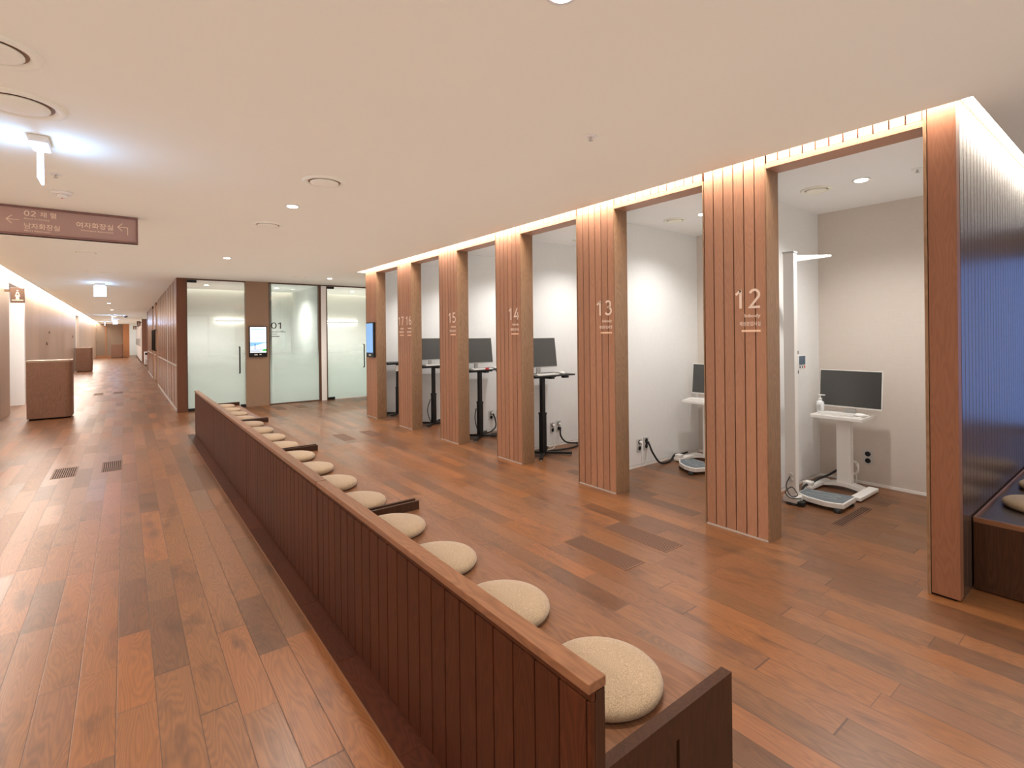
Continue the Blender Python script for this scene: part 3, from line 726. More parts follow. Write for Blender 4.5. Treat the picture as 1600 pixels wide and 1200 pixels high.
# foot scale platforms and the height gauge
def foot_scale(dy, lb, gauge=True):
    t = thing('body_scale', lb, 'scale', (4.84, 1.85+dy, 0))
    def outline(g):
        pts = [(4.732+g, 2.043-g), (4.670+g, 1.93), (4.650+g, 1.80), (4.665+g, 1.72), (4.697+g, 1.661+g), (4.984-g, 1.668+g), (4.95-g, 1.86), (4.916-g, 2.048-g)]
        return [(p[0], p[1]+dy) for p in pts]
    ob('platform', MB().prism(outline(0), 0.03, 0.074, 0.5), M_white, t, 0.006)
    ob('foot_plate', MB().prism(outline(0.012), 0.074, 0.077, 0.5), M_grey, t)
    fl = MB()
    for (cx, s) in ((4.775, 1), (4.868, -1)):
        base = [(cx+0.027*math.cos(a)*(1.15 if math.sin(a) < 0 else 0.9), 1.865+dy+0.12*math.sin(a), 0.0785) for a in [2*PI*i/24 for i in range(25)]]
        fl.tube(base, 0.0016, 5)
    ob('foot_outline', fl, M_greyline, t)
    for (x, y) in ((4.67, 1.70), (4.94, 1.70), (4.74, 2.0), (4.90, 2.0)):
        ob('foot', MB().lathe([(0.028, 0), (0.032, 0.008), (0.022, 0.022), (0.02, 0.03)], x, y+dy, 0, 16), M_dark, t)
    return t
foot_scale(0, 'white body scale with grey foot plate on the floor of the nearest booth')
sc13 = foot_scale(P, 'white body scale in the second booth from the right, mostly hidden by pillar 12')
sc13.rotation_euler = (0, 0, math.radians(-25)); sc13.location = (4.962, 3.176, 0)
t = thing('height_gauge', 'tall white height measuring column with head arm in the nearest booth', 'height gauge', (4.63, 2.04, 0))
ob('column', MB().box(4.60, 4.665, 1.995, 2.085, 0.02, 2.185), M_white, t, 0.004)
ob('top_cap', MB().box(4.596, 4.669, 1.991, 2.089, 2.185, 2.20), M_silver, t, 0.002)
ob('slot_rail', MB().box(4.667, 4.673, 2.03, 2.05, 0.95, 2.16), M_silver, t)
a = MB().box(0, 0.36, -0.035, 0.035, 0.0, 0.022); 
m = MB(); s = [(-0.01, -0.03, -0.035), (-0.01, 0.03, -0.035), (0.30, 0.022, 0.006), (0.30, -0.022, 0.006), (-0.01, -0.03, 0.022), (-0.01, 0.03, 0.022), (0.30, 0.022, 0.022), (0.30, -0.022, 0.022)]
m.v = s; m.f = [(0,1,2,3),(4,7,6,5),(0,3,7,4),(1,5,6,2),(0,4,5,1),(3,2,6,7)]; m.r = [0.5]*6; m.sm = [False]*6
ob('head_arm', m.xform(Matrix.Translation((4.675, 2.02, 2.145)) @ Matrix.Rotation(math.radians(-42), 4, 'Z')), M_white, t, 0.002)
ob('base_foot', MB().box(4.585, 4.70, 1.98, 2.10, 0.012, 0.07), M_white, t, 0.01)
ob('rubber_foot', MB().lathe([(0.05, 0), (0.055, 0.006), (0.05, 0.012)], 4.62, 2.03, 0, 20), M_dark, t)
d = ob('display_unit', MB().box(4.75, 4.90, 2.03, 2.055, 1.165, 1.29), M_white, t, 0.004)
ob('bracket', MB().box(4.665, 4.76, 2.04, 2.055, 1.21, 1.24), M_black, t)
ob('display_screen', MB().box(4.77, 4.885, 2.026, 2.030, 1.205, 1.282), M_blue, d)
ob('button', MB().box(4.865, 4.885, 2.026, 2.030, 1.175, 1.192), M_red, d, 0.002)
ob('button', MB().box(4.82, 4.84, 2.026, 2.030, 1.175, 1.192), M_blue, d, 0.002)
ob('button', MB().box(4.775, 4.795, 2.026, 2.030, 1.175, 1.192), M_blue, d, 0.002)
for cz in (1.125, 1.30): ob('clamp', MB().box(4.74, 4.775, 2.035, 2.055, cz, cz+0.03), M_black, t, 0.003)
for z in (0.21, 0.26):
    ob('knob', MB().lathe([(0.013, 0), (0.016, 0.005), (0.012, 0.016)], 0, 0, 0, 16).xform(Matrix.Translation((4.60, 2.03, z)) @ Matrix.Rotation(-PI/2, 4, 'Y')), M_silver, t)
cb = curve_pts([(4.59, 2.04, 0.24), (4.565, 2.06, 0.16), (4.56, 2.02, 0.08), (4.57, 1.97, 0.10), (4.56, 2.01, 0.16), (4.57, 2.07, 0.10), (4.575, 2.03, 0.06), (4.60, 1.95, 0.065)])
tag(ob('power_cable', MB().tube(cb, 0.004, 6), M_dark, None), 'black looped cable at the foot of the height gauge', 'cable')
tag(ob('power_adapter', MB().box(4.575, 4.64, 1.93, 1.975, 0.0, 0.04), M_dark, None, 0.006), 'small black adapter beside the foot of the height gauge', 'adapter')
tag(ob('power_cable', MB().tube(curve_pts([(5.60, 1.93, 0.20), (5.50, 2.005, 0.145), (5.38, 2.04, 0.11), (5.25, 2.06, 0.10), (5.18, 2.08, 0.08), (5.165, 2.10, 0.06)]), 0.011, 8), M_dark, None), 'thick black cable running behind the desk column in the nearest booth', 'cable')
tag(ob('power_cable', MB().tube(curve_pts([(5.09, 2.11, 0.06), (5.02, 2.11, 0.05), (4.95, 2.10, 0.02), (4.86, 2.09, 0.02), (4.78, 2.09, 0.03)]), 0.011, 8), M_dark, None), 'short black cable between the white adapter and the body scale', 'cable')
tag(ob('power_adapter', MB().box(5.09, 5.17, 2.075, 2.145, 0.0455, 0.085), M_white, None, 0.006), 'white adapter box on the left foot of the desk in the nearest booth', 'adapter')
tag(ob('cable_coil', MB().tube([(5.56+0.015*math.cos(w*2.3), 1.875+0.035*math.cos(w), 0.185+0.06*math.sin(w)+0.01*math.sin(w*0.37)) for w in [i*0.3 for i in range(64)]], 0.005, 6).tube(curve_pts([(5.56, 1.865, 0.14), (5.57, 1.86, 0.08), (5.56, 1.87, 0.01)]), 0.005, 6), M_white, None), 'coiled white cable behind the desk column in the nearest booth', 'cable')
socket(('x', 5.75), 1.82, 0.268, 'power socket on the back wall of the nearest booth')
socket(('y', 3.657), 4.577, 0.245, 'left of two power sockets in the second booth from the right')
socket(('y', 3.657), 4.696, 0.252, 'right of two power sockets in the second booth from the right')
socket(('y', 5.064), 4.536, 0.252, 'left of two power sockets in the third booth from the right')
socket(('y', 5.064), 4.644, 0.262, 'right of two power sockets in the third booth from the right')
socket(('y', 6.471), 4.52, 0.252, 'left of two power sockets in the fourth booth from the right')
socket(('y', 6.471), 4.66, 0.262, 'right of two power sockets in the fourth booth from the right')
def cable(name, pts, r, mat, lb):
    tag(ob(name, MB().tube(curve_pts(pts), r, 7), mat, None), lb, 'cable')
def plug(x, y, z, mat, lb):
    tag(ob('power_plug', MB().lathe([(0.018, 0), (0.018, 0.02), (0.010, 0.034)], 0, 0, 0, 14).xform(Matrix.Translation((x, y, z)) @ Matrix.Rotation(PI/2, 4, 'X')), mat, None, loc=(x, y, z)), lb, 'plug')
plug(4.577, 3.645, 0.278, M_white, 'white plug in the left socket of the second booth from the right')
plug(4.696, 3.645, 0.262, M_black, 'black plug in the right socket of the second booth from the right')
cable('power_cable', [(4.696, 3.612, 0.25), (4.72, 3.58, 0.15), (4.82, 3.56, 0.03), (4.98, 3.56, 0.012), (5.08, 3.58, 0.03), (5.16, 3.60, 0.06), (5.30, 3.62, 0.04), (5.42, 3.6, 0.05)], 0.011, M_dark, 'thick black cable sagging along the wall in the second booth from the right')
cable('power_cable', [(4.577, 3.612, 0.275), (4.55, 3.60, 0.15), (4.57, 3.61, 0.03), (4.62, 3.61, 0.03), (4.66, 3.61, 0.14), (4.68, 3.61, 0.24)], 0.003, M_white, 'thin white cable loop under the sockets in the second booth from the right')
tag(ob('power_adapter', MB().box(5.09, 5.17, 2.075+P, 2.145+P, 0.0455, 0.085), M_white, None, 0.006), 'white adapter box on the desk foot in the second booth from the right', 'adapter')
plug(4.536, 5.052, 0.285, M_white, 'white plug in the left socket of the third booth from the right')
plug(4.644, 5.052, 0.29, M_white, 'white plug in the right socket of the third booth from the right')
cable('power_cable', [(4.644, 5.02, 0.25), (4.63, 5.0, 0.14), (4.70, 4.97, 0.05), (4.86, 4.93, 0.02), (4.80, 4.86, 0.012), (4.60, 4.80, 0.012), (4.35, 4.83, 0.015), (4.2, 4.84, 0.02)], 0.011, M_dark, 'thick black cable bending on the floor of the third booth')
cable('power_cable', [(4.536, 5.02, 0.27), (4.52, 5.02, 0.15), (4.52, 5.0, 0.03), (4.42, 4.93, 0.012), (4.25, 4.9, 0.012)], 0.003, M_white, 'thin white cable hanging to the floor of the third booth from the right')
plug(4.52, 6.459, 0.285, M_white, 'white plug in the left socket of the fourth booth from the right')
cable('power_cable', [(4.53, 6.43, 0.28), (4.56, 6.41, 0.18), (4.54, 6.38, 0.08), (4.40, 6.32, 0.03), (4.20, 6.28, 0.02)], 0.011, M_dark, 'thick black cable curling down from the socket in the fourth booth from the right')
tag(ob('power_strip', MB().box(4.30, 4.48, 6.12, 6.17, 0, 0.04), M_dark, None, 0.005), 'black power strip on the floor of the fourth booth from the right', 'power strip')

# --- black sit-stand desks in booths 14 to 17
def black_desk(dy, num, mon=True, w0=3.90, w1=4.50):
    t = thing('standing_desk', 'black single-column standing desk in the %s' % BW[num], 'desk', (4.15, 4.80+dy, 0), 'black standing desks')
    y = 4.80+dy; cx = 4.14
    ob('tabletop', MB().box(3.84, 4.49, 4.57+dy, 5.00+dy, 0.985, 1.003), M_black, t, 0.004)
    ob('support_arm', MB().box(cx-0.22, cx+0.22, y-0.02, y+0.02, 0.955, 0.985).box(cx-0.03, cx+0.03, y-0.20, y+0.15, 0.955, 0.985), M_black, t, 0.003)
    ob('crank_handle', MB().box(4.33, 4.41, 4.60+dy, 4.66+dy, 0.955, 0.98), M_black, t, 0.005)
    ob('upper_column', MB().box(cx-0.026, cx+0.026, y-0.026, y+0.026, 0.50, 0.955), M_black, t, 0.003)
    ob('lower_column', MB().box(cx-0.035, cx+0.035, y-0.035, y+0.035, 0.03, 0.52), M_black, t, 0.004)
    ob('collar', MB().box(cx-0.038, cx+0.038, y-0.038, y+0.038, 0.50, 0.525), M_black, t, 0.002)
    for (ex, ey) in ((3.90, 4.56), (4.40, 4.55), (3.94, 4.99), (4.37, 4.99)):
        ey += dy
        dx, dyy = ex-cx, ey-y; L = math.hypot(dx, dyy); ang = math.atan2(dyy, dx)
        m = MB().box(0.0, L, -0.022, 0.022, 0.014, 0.04); m.xform(Matrix.Translation((cx, y, 0)) @ Matrix.Rotation(ang, 4, 'Z'))
        f = ob('foot', m, M_black, t, 0.003)
        ob('glide', MB().lathe([(0.014, 0), (0.014, 0.014)], ex-dx/L*0.02, ey-dyy/L*0.02, 0, 12), M_silver, f)
    if mon:
        q = thing('computer_monitor', 'dark-screened monitor on the black desk in the %s' % BW[num], 'monitor', (4.07, 4.78+dy, 1.003), 'monitors on the black desks')
        tilt = 0.12; w, h = 0.54, 0.37
        Mx = Matrix.Translation((4.075, 4.745+dy, 1.09)) @ Matrix.Rotation(-tilt, 4, 'X')
        ob('casing', MB().box(-w/2, w/2, 0, 0.02, 0, h).xform(Mx), M_silver, q, 0.002)
        ob('screen', MB().box(-w/2+0.005, w/2-0.005, -0.003, 0.0, 0.012, h-0.005).xform(Mx), M_screen, q)
        ob('stand', MB().box(4.045, 4.105, 4.79+dy, 4.80+dy, 1.006, 1.25).box(4.00, 4.15, 4.72+dy, 4.90+dy, 1.0035, 1.008), M_silver, q)
        keyboard(3.90, 4.24, 4.59+dy, 4.70+dy, 1.0035, 'white keyboard on the black desk in the %s' % BW[num])
        mouse(4.34, 4.66+dy, 1.0035, 'white mouse on the black desk in the %s' % BW[num])
black_desk(0, 14); black_desk(P, 15); black_desk(2*P, 16); black_desk(3*P, 17, mon=False)
tag(ob('red_card', MB().box(4.10, 4.16, 4.585+P, 4.589+P, 1.004, 1.03), M_red, None, 0.001), 'small red tag on the black desk in the fourth booth from the right', 'tag')
tag(ob('paper_holder', MB().box(4.02, 4.30, 4.62+3*P, 4.64+3*P, 0.84, 0.95), M_white, None, 0.002), 'white sheet hanging under the black desk in the farthest booth', 'paper')
cable('power_cable', [(4.10, 4.84+P, 0.42), (4.07, 4.83+P, 0.3), (4.10, 4.84+P, 0.16), (4.16, 4.86+P, 0.04)], 0.007, M_dark, 'black cable hanging beside the desk column in the fourth booth from the right')
cable('power_cable', [(4.10, 4.84+2*P, 0.42), (4.04, 4.83+2*P, 0.26), (4.07, 4.84+2*P, 0.12), (4.12, 4.86+2*P, 0.04)], 0.007, M_dark, 'black cable hanging beside the desk column in the fifth booth from the right')

# ================================================================== SCREENS
t = thing('wall_screen', 'bright information display on the brown panel between the glass doors', 'screen', (2.31, 12.16, 1.4))
ob('casing', MB().box(2.130, 2.487, 12.12, 12.168, 1.075, 1.74), M_bezel, t, 0.006)
E1 = emit('screen_white', (226, 238, 255), 1.6); E2 = emit('screen_sky', (120, 170, 226), 1.0); E3 = emit('screen_green', (60, 170, 70), 0.8); E4 = emit('screen_blue', (40, 84, 140), 0.6)
s = ob('screen', MB().box(2.150, 2.467, 12.116, 12.12, 1.17, 1.722), E1, t)
ob('header_bar', MB().box(2.165, 2.452, 12.114, 12.116, 1.672, 1.690), E2, s)
ob('sky_picture', MB().box(2.150, 2.467, 12.114, 12.116, 1.375, 1.395).poly([(2.15, 12.1145, 1.395), (2.15, 12.1145, 1.30), (2.30, 12.1145, 1.33), (2.467, 12.1145, 1.385)]), E2, s)
ob('tower_picture', MB().box(2.236, 2.252, 12.112, 12.114, 1.25, 1.36).box(2.15, 2.42, 12.112, 12.114, 1.238, 1.25).box(2.372, 2.38, 12.112, 12.114, 1.25, 1.29).box(2.15, 2.35, 12.112, 12.114, 1.195, 1.215), E4, s)
ob('lawn_picture', MB().poly([(2.36, 12.113, 1.20), (2.467, 12.113, 1.20), (2.467, 12.113, 1.25), (2.42, 12.113, 1.245)]), E3, s)
ob('card_reader', MB().box(2.23, 2.29, 12.114, 12.12, 1.11, 1.14).box(2.33, 2.37, 12.114, 12.12, 1.115, 1.14), M_silver, t)
t = thing('wall_screen', 'narrow blue-lit display on the farthest slatted pillar', 'screen', (3.6, 9.0, 1.4))
ob('casing', MB().box(3.585, 3.629, 8.84, 9.18, 1.11, 1.755), M_bezel, t, 0.005)
ob('screen', MB().box(3.581, 3.585, 8.86, 9.16, 1.20, 1.735), emit('screen_pale_blue', (120, 165, 215), 0.75), t)
ob('card_reader', MB().box(3.581, 3.585, 8.95, 9.05, 1.14, 1.17), M_silver, t)

# ================================================================== FLOOR VENTS
def vent(x0, x1, y0, y1, along, lb, n):
    bw = 0.33 if n > 20 else 0.24
    t = thing('floor_vent', lb, 'vent', ((x0+x1)/2, (y0+y1)/2, 0), 'slotted floor vents')
    ob('pit', MB().box(x0, x1, y0, y1, -0.004, 0.0012), M_pit, t)
    m = MB().box(x0-0.004, x0+0.002, y0-0.004, y1+0.004, -0.004, 0.0022).box(x1-0.002, x1+0.004, y0-0.004, y1+0.004, -0.004, 0.0022)
    m.box(x0, x1, y0-0.004, y0+0.002, -0.004, 0.0022).box(x0, x1, y1-0.002, y1+0.004, -0.004, 0.0022)
    ob('frame', m, M_grate, t)
    g = MB()
    for i in range(n):
        if along == 'x':      # bars run along x, stacked in y
            c = y0+(y1-y0)*(i+0.5)/n; g.box(x0, x1, c-(y1-y0)/n*bw, c+(y1-y0)/n*bw, -0.002, 0.002, 0.5)
        else:
            c = x0+(x1-x0)*(i+0.5)/n; g.box(c-(x1-x0)/n*bw, c+(x1-x0)/n*bw, y0, y1, -0.002, 0.002, 0.5)
    ob('slats', g, M_grate, t)
vent(2.505, 2.69, 2.12, 2.685, 'x', 'left of the two slotted floor vents in front of the nearest booth', 44)
vent(2.93, 3.118, 2.12, 2.69, 'x', 'right of the two slotted floor vents in front of pillar 12', 44)
vent(2.495, 2.67, 7.26, 7.80, 'x', 'left vent of the pair in front of pillar 16', 40)
vent(2.92, 3.10, 7.27, 7.80, 'x', 'right vent of the pair in front of pillar 16', 40)
vent(2.49, 2.665, 11.20, 11.80, 'x', 'left vent of the pair before the glass panel', 30)
vent(2.90, 3.085, 11.22, 11.74, 'x', 'right vent of the pair before the glass panel', 30)
vent(-0.65, -0.445, 7.33, 7.85, 'y', 'left vent of the near pair in the hall floor', 11)
vent(-0.222, -0.038, 7.34, 7.90, 'y', 'right vent of the near pair in the hall floor', 10)
vent(-0.68, -0.48, 17.5, 18.1, 'y', 'left vent of the far pair in the hall floor', 8)
vent(-0.255, -0.05, 17.6, 18.2, 'y', 'right vent of the far pair in the hall floor', 8)
vent(4.37, 4.98, 1.555, 1.63, 'x', 'narrow floor vent in front of the body scale in the nearest booth', 5)

# ================================================================== CEILING FITTINGS
def downlight(x, y, lb, z=CEIL):
    t = thing('downlight', lb, 'ceiling light', (x, y, z))
    ob('trim_ring', MB().lathe([(0.045, -0.001), (0.062, -0.006), (0.064, 0.0)], x, y, z-0.001, 24), M_white, t)
    ob('lens', MB().lathe([(0.043, -0.010), (0.043, -0.002)], x, y, z, 24), M_lamp, t)
for (x, y), lb in zip(HALL_LIGHTS, ['round downlight at the top edge, nearest in the hall ceiling', 'round downlight in the ceiling between the two round diffusers', 'round downlight in the ceiling above the far benches', 'round downlight before the right glass door']): downlight(x, y, lb)
for k, (x, y) in enumerate(BOOTH_LIGHTS): downlight(x, y, 'round downlight in the ceiling of the %s' % BW[12+k])
for (x, y), lb in zip(FAR_LIGHTS, ['%s small downlight down the long hall ceiling' % q for q in ('first', 'second', 'third', 'fourth', 'fifth', 'sixth')]): downlight(x, y, lb)
for x in (1.5, 3.0, 4.9): downlight(x, 13.5, {1.5: 'downlight behind the left glass door', 3.0: 'downlight behind the lettered glass panel', 4.9: 'downlight behind the right glass door'}[x])
def diffuser(x, y, r, lb):
    t = thing('air_diffuser', lb, 'air diffuser', (x, y, CEIL), 'round ceiling air diffusers')
    k = r/0.16
    ring = MB(); prof = [(0.16*k, 0), (0.158*k, -0.008), (0.145*k, -0.013), (0.125*k, -0.010), (0.118*k, 0.0)]
    n = len(ring.v); seg = 40
    for (rr, zz) in prof:
        for i in range(seg): ring.v.append((x+rr*math.cos(2*PI*i/seg), y+rr*math.sin(2*PI*i/seg), CEIL+zz))
    for q in range(len(prof)-1):
        for i in range(seg):
            j = (i+1) % seg; ring.f.append((q*seg+j, q*seg+i, (q+1)*seg+i, (q+1)*seg+j)); ring.r.append(0.5); ring.sm.append(True)
    ob('outer_ring', ring, M_ceil, t)
    ob('centre_disc', MB().lathe([(0.02*k, -0.020), (0.085*k, -0.018), (0.103*k, -0.012), (0.103*k, -0.006)], x, y, CEIL, 40), M_ceil, t)
    ob('shadow_gap', MB().lathe([(0.117*k, -0.0012), (0.117*k, -0.0004)], x, y, CEIL, 40), M_gap, t)
diffuser(1.26, 4.06, 0.165, 'large round air diffuser in the ceiling above the benches')
diffuser(1.24, 5.95, 0.155, 'second round air diffuser beyond the central downlight')
diffuser(-0.43, 3.62, 0.20, 'round air diffuser above the hanging sign at the left edge')
diffuser(-0.44, 3.0, 0.17, 'nearest round air diffuser cut by the left edge of the photo')
diffuser(-0.42, 9.25, 0.155, 'round air diffuser behind the hanging sign')
diffuser(-0.42, 11.9, 0.155, 'round air diffuser before the first exit sign')
diffuser(2.81, 10.7, 0.15, 'round air diffuser before the lettered glass panel')
for k in range(6): diffuser(4.73, 1.86+P*k, 0.12, 'round air diffuser in the ceiling of the %s' % BW[12+k])
def sprinkler(x, y, lb):
    t = thing('sprinkler_head', lb, 'sprinkler', (x, y, CEIL), 'ceiling sprinkler heads')
    ob('plate', MB().lathe([(0.02, -0.006), (0.036, -0.004), (0.038, 0.0)], x, y, CEIL, 20), M_white, t)
    ob('nozzle', MB().lathe([(0.014, -0.028), (0.014, -0.024), (0.005, -0.022), (0.006, -0.006)], x, y, CEIL, 12), M_silver, t)
sprinkler(2.296, 2.18, 'sprinkler head in the hall ceiling in front of pillar 12')
sprinkler(-0.395, 5.0, 'sprinkler head between the glowing exit sign and the smoke detector')
sprinkler(4.77, 1.17, 'sprinkler head in the ceiling of the nearest booth')
for k in range(1, 4): sprinkler(4.77, 1.17+P*k, 'sprinkler head in the ceiling of the %s' % BW[12+k])
for (y, lb) in ((16.0, 'sprinkler head just beyond the first exit sign'), (24.0, 'sprinkler head far down the hall ceiling')): sprinkler(-0.42, y, lb)
t = thing('smoke_detector', 'white smoke detector in the ceiling above the hanging sign', 'smoke detector', (-0.402, 5.58, CEIL))
ob('base', MB().lathe([(0.062, -0.022), (0.068, -0.012), (0.068, 0)], -0.402, 5.58, CEIL, 28), M_white, t)
ob('sensor', MB().lathe([(0.018, -0.052), (0.034, -0.046), (0.036, -0.022)], -0.402, 5.58, CEIL, 20), M_white, t)
ob('indicator', MB().lathe([(0.006, -0.056), (0.008, -0.052)], -0.402, 5.58, CEIL, 10), M_red, t)
# ------ exit signs: luminous hanging plates
def exit_sign(x, y, facing, lb, w=0.30, drop=0.22, y2=None):
    t = thing('exit_sign', lb, 'exit sign', (x, y, CEIL), 'glowing exit signs')
    if facing == 'x':       # plate edge-on to the hall
        ob('housing', MB().box(x-0.045, x+0.045, y-w/2-0.01, y+w/2+0.01, CEIL-0.045, CEIL), M_white, t, 0.01)
        p = ob('luminous_plate', MB().box(x-0.006, x+0.006, y-w/2, y+w/2, CEIL-0.05-drop, CEIL-0.05), M_exit, t)
    else:
        ob('housing', MB().box(x-w/2*0.6, x+w/2*0.6, y-0.04, y+0.04, CEIL-0.05, CEIL), M_white, t, 0.01)
        p = ob('luminous_plate', MB().box(x-w/2*0.7, x+w/2*0.7, y-0.006, y+0.006, CEIL-0.07-drop, CEIL-0.07), M_exit, t)
    return t
exit_sign(-0.40, 4.20, 'x', 'edge-lit exit sign seen edge-on above the hanging sign', 0.20, 0.20)
exit_sign(-0.42, 14.2, 'y', 'glowing exit sign facing down the hall, nearest of the far ones')
exit_sign(-0.50, 33.0, 'x', 'exit sign seen edge-on in the middle of the far hall', 0.5)
exit_sign(-0.47, 40.0, 'y', 'small glowing exit sign before the end of the hall')
exit_sign(-1.09, 45.0, 'x', 'tiny glowing exit sign seen edge-on near the hall end, left', 0.4)
t = thing('camera_dome', 'dark dome security camera on the far hall ceiling', 'security camera', (0.05, 33.0, CEIL))
ob('dome', MB().lathe([(0.02, -0.12), (0.07, -0.09), (0.09, -0.05)], 0.05, 33.0, CEIL, 20), M_bezel, t)
ob('base', MB().lathe([(0.10, -0.05), (0.10, 0)], 0.05, 33.0, CEIL, 20), M_white, t)

# ================================================================== SIGNS
t = thing('hanging_sign', 'long mauve direction sign with arrows and restroom words under the ceiling', 'sign', (-0.8, 6.35, 2.45))
SX0, SX1, SY, SZ0, SZ1 = -1.62, 0.115, 6.35, 2.455, 2.718
ob('board', MB().box(SX0, SX1, SY+0.012, SY+0.07, SZ0, SZ1), M_sign, t)
fr = MB().box(SX0, SX1, SY-0.006, SY+0.075, SZ1-0.018, SZ1).box(SX0, SX1, SY-0.006, SY+0.075, SZ0, SZ0+0.018).box(SX1-0.014, SX1, SY-0.006, SY+0.075, SZ0+0.018, SZ1-0.018)
ob('frame', fr, M_signf, t, 0.003)
def sg(px, py):    # a point of the sign face from photo measurements (metres on the sign plane)
    return px, py
def sign_text(s, x0, x1, z0, z1): ob('lettering', on_y_face(fit_text(s, x0, x1, z0, z1, 0.0015), SY+0.0105), M_letter, t)
ob('lettering', on_y_face(digits('02', -0.720, -0.640, 2.634, 2.682, 0.07), SY+0.0115), M_letter, t)
sign_text('채 혈', -0.613, -0.501, 2.632, 2.682)
sign_text('Blood Collecting', -0.720, -0.550, 2.600, 2.616)
sign_text('남자화장실', -0.720, -0.477, 2.517, 2.570)
sign_text("Men's Restroom", -0.720, -0.546, 2.492, 2.506)
sign_text('여자화장실', -0.358, -0.082, 2.570, 2.626)
sign_text("Women's Restroom", -0.328, -0.082, 2.540, 2.555)
def stroke(pts, r=0.0028):
    m = MB()
    for a, b in zip(pts[:-1], pts[1:]):
        d = Vector((b[0]-a[0], 0, b[1]-a[1])).normalized()*r; n = Vector((-d.z, 0, d.x))
        A = Vector((a[0], SY+0.0105, a[1]))-d; B = Vector((b[0], SY+0.0105, b[1]))+d
        m.poly([tuple(A-n), tuple(B-n), tuple(B+n), tuple(A+n)])
    return m
ob('arrow', stroke([(-0.757, 2.592), (-0.838, 2.592)]), M_letter, t); ob('arrow', stroke([(-0.802, 2.627), (-0.838, 2.592), (-0.803, 2.556)]), M_letter, t)
ob('arrow', stroke([(0.032, 2.541), (0.032, 2.611), (-0.047, 2.611)]), M_letter, t); ob('arrow', stroke([(-0.012, 2.646), (-0.047, 2.611), (-0.013, 2.576)]), M_letter, t)
def wc_sign(x0, x1, y, z0, z1, lb, mat=None, dark=False):
    t = thing('restroom_sign', lb, 'sign', ((x0+x1)/2, y, (z0+z1)/2))
    ob('plate', MB().box(x0, x1, y, y+0.03, z0, z1), mat or M_bronze, t, 0.002)
    cx = (x0+x1)/2; h = z1-z0; b = z0
    m = MB().lathe([(h*0.045, 0), (h*0.045, 0.003)], 0, 0, 0, 14).xform(Matrix.Translation((cx, y, b+h*0.82)) @ Matrix.Rotation(PI/2, 4, 'X'))
    m.poly([(cx-h*0.05, y-0.002, b+h*0.74), (cx-h*0.13, y-0.002, b+h*0.42), (cx-h*0.09, y-0.002, b+h*0.42), (cx, y-0.002, b+h*0.70)])
    m.poly([(cx+h*0.05, y-0.002, b+h*0.74), (cx, y-0.002, b+h*0.70), (cx+h*0.09, y-0.002, b+h*0.42), (cx+h*0.13, y-0.002, b+h*0.42)])
    m.poly([(cx-h*0.06, y-0.002, b+h*0.50), (cx-h*0.09, y-0.002, b+h*0.24), (cx+h*0.09, y-0.002, b+h*0.24), (cx+h*0.06, y-0.002, b+h*0.50)])
    m.box(cx-h*0.28, cx+h*0.28, y-0.003, y, b+h*0.15, b+h*0.21)
    ob('pictogram', m, M_letter, t)
    ob('bracket', MB().box(x0-0.09 if x0 < 0 else x1, x0 if x0 < 0 else 0.835, y+0.005, y+0.025, z1-0.08, z1-0.03), M_bronze, t)
wc_sign(-1.757, -1.554, 13.7, 2.225, 2.515, 'square brown sign with a figure sticking out over the left opening')
wc_sign(0.60, 0.79, 39.0, 2.29, 2.58, 'dark square sign on the right of the far hall')
wc_sign(0.475, 0.665, 45.0, 2.17, 2.42, 'small dark square sign beyond, near the hall end')

# ================================================================== HALL FURNITURE
def counter(x0, x1, y, h, lb, depth=0.45):
    t = thing('reception_counter', lb, 'counter', ((x0+x1)/2, y, 0))
    def outl(g, r=0.10):
        a0, a1, b0, b1 = x0-g, x1+g, y-g, y+depth
        pts = [(a0, b0)]
        for i in range(7):
            w = -PI/2+PI/2*i/6; pts.append((a1-r+r*math.cos(w), b0+r+r*math.sin(w)))
        pts += [(a1, b1), (a0, b1)]; return pts
    ob('body', MB().prism(outl(0), 0.03, h-0.035, 0.5, False), M_counter, t)
    ob('worktop', MB().prism(outl(0.006), h-0.035, h, 0.5, False), M_veneer, t, 0.002)
    ob('plinth', MB().prism(outl(-0.03, 0.08), 0.0, 0.03, 0.5), M_groove, t)
    return t
counter(-1.45, -0.815, 12.85, 1.11, 'wooden reception counter with rounded corner, nearest in the hall')
counter(-1.80, -1.21, 30.6, 1.11, 'second wooden counter farther down the left side of the hall')
counter(-0.86, -0.13, 50.5, 1.10, 'small wooden counter at the end wall of the hall', 0.5)
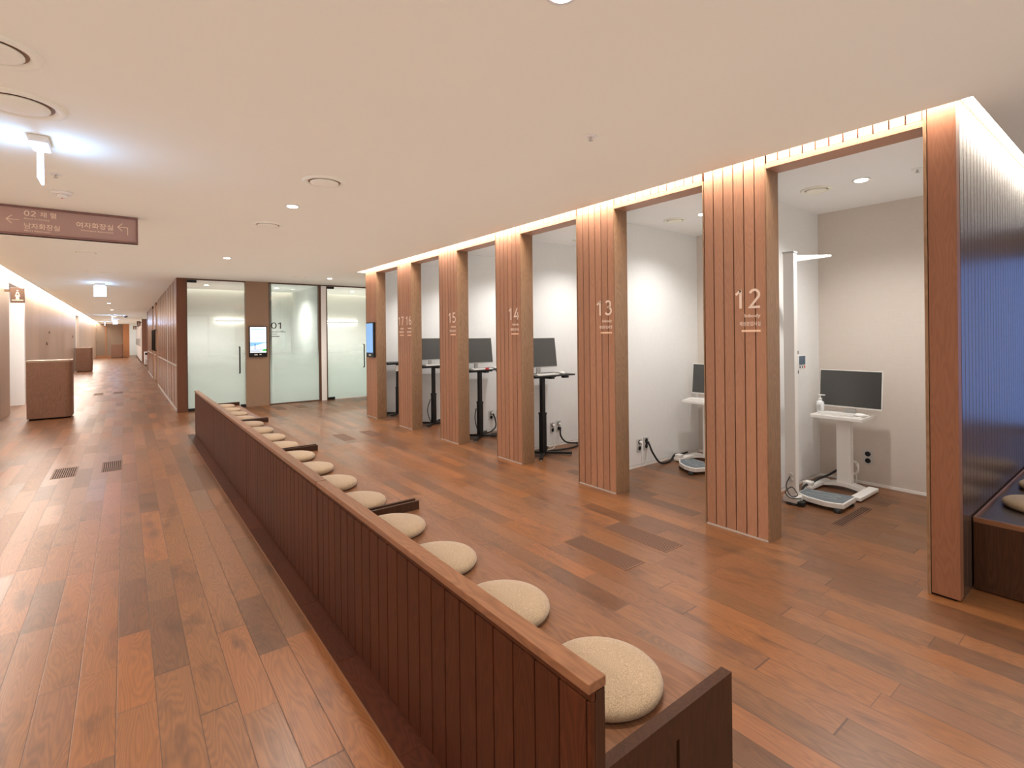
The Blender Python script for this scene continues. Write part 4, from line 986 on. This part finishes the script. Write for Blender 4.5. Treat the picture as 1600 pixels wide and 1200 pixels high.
# double door leaf handles in the battened wall
t = thing('corridor_door', 'narrow wooden door leaf with tall dark handles in the battened wall', 'door', (0.84, 22.6, 0))
ob('leaf', MB().box(0.838, 0.858, 19.7, 20.75, 0.01, 2.60, 0.3), M_pside, t)
ob('leaf', MB().box(0.838, 0.858, 21.95, 23.35, 0.01, 2.60, 0.4), M_pside, t)
ob('handle', MB().tube([(0.845, 22.0, 1.10), (0.78, 22.0, 1.10), (0.78, 22.0, 1.78), (0.845, 22.0, 1.78)], 0.03, 8), M_black, t)
ob('handle', MB().tube([(0.845, 20.6, 1.10), (0.78, 20.6, 1.10), (0.78, 20.6, 1.78), (0.845, 20.6, 1.78)], 0.03, 8), M_black, t)
t = thing('printer', 'white office printer in the recess on the right of the hall', 'printer', (1.05, 34.8, 0))
ob('body', MB().box(0.86, 1.35, 34.6, 35.6, 0.05, 0.76), M_white, t, 0.02)
ob('paper_tray', MB().box(0.88, 1.33, 34.57, 34.62, 0.12, 0.34), M_silver, t, 0.01)
ob('control_panel', MB().box(0.88, 1.1, 34.56, 34.62, 0.60, 0.72), M_bezel, t, 0.01)
for cx in (0.88, 1.25): ob('castor', MB().box(cx, cx+0.07, 34.65, 34.75, 0, 0.05), M_dark, t)
for k in range(5):
    y = 39.4+3.2*k
    t = thing('locker_unit', 'white locker unit, %s along the far right wall of the hall' % ['first', 'second', 'third', 'fourth', 'fifth'][k], 'locker', (0.80, y+1.5, 0), 'white lockers')
    ob('body', MB().box(0.80, 0.829, y, y+3.1, 0.08, 2.15), M_white, t)
    ob('door', MB().box(0.785, 0.80, y+0.05, y+1.53, 0.1, 2.13), M_white, t, 0.003)
    ob('door', MB().box(0.785, 0.80, y+1.58, y+3.05, 0.1, 2.13), M_white, t, 0.003)
    ob('handle', MB().box(0.76, 0.785, y+1.35, y+1.42, 1.0, 1.5), M_bronze, t)
    ob('plinth', MB().box(0.81, 0.829, y, y+3.1, 0, 0.08), M_groove, t)
# frame of the daylight window at the end of the side passage
struct('window_2', MB().box(8.93, 9.0, -3.86, -3.80, 0.24, 2.46).box(8.93, 9.0, 0.60, 0.66, 0.24, 2.46).box(8.93, 9.0, -3.80, 0.60, 0.24, 0.30).box(8.93, 9.0, -3.80, 0.60, 2.40, 2.46).box(8.93, 8.945, -1.63, -1.57, 0.30, 2.40), M_bronze)
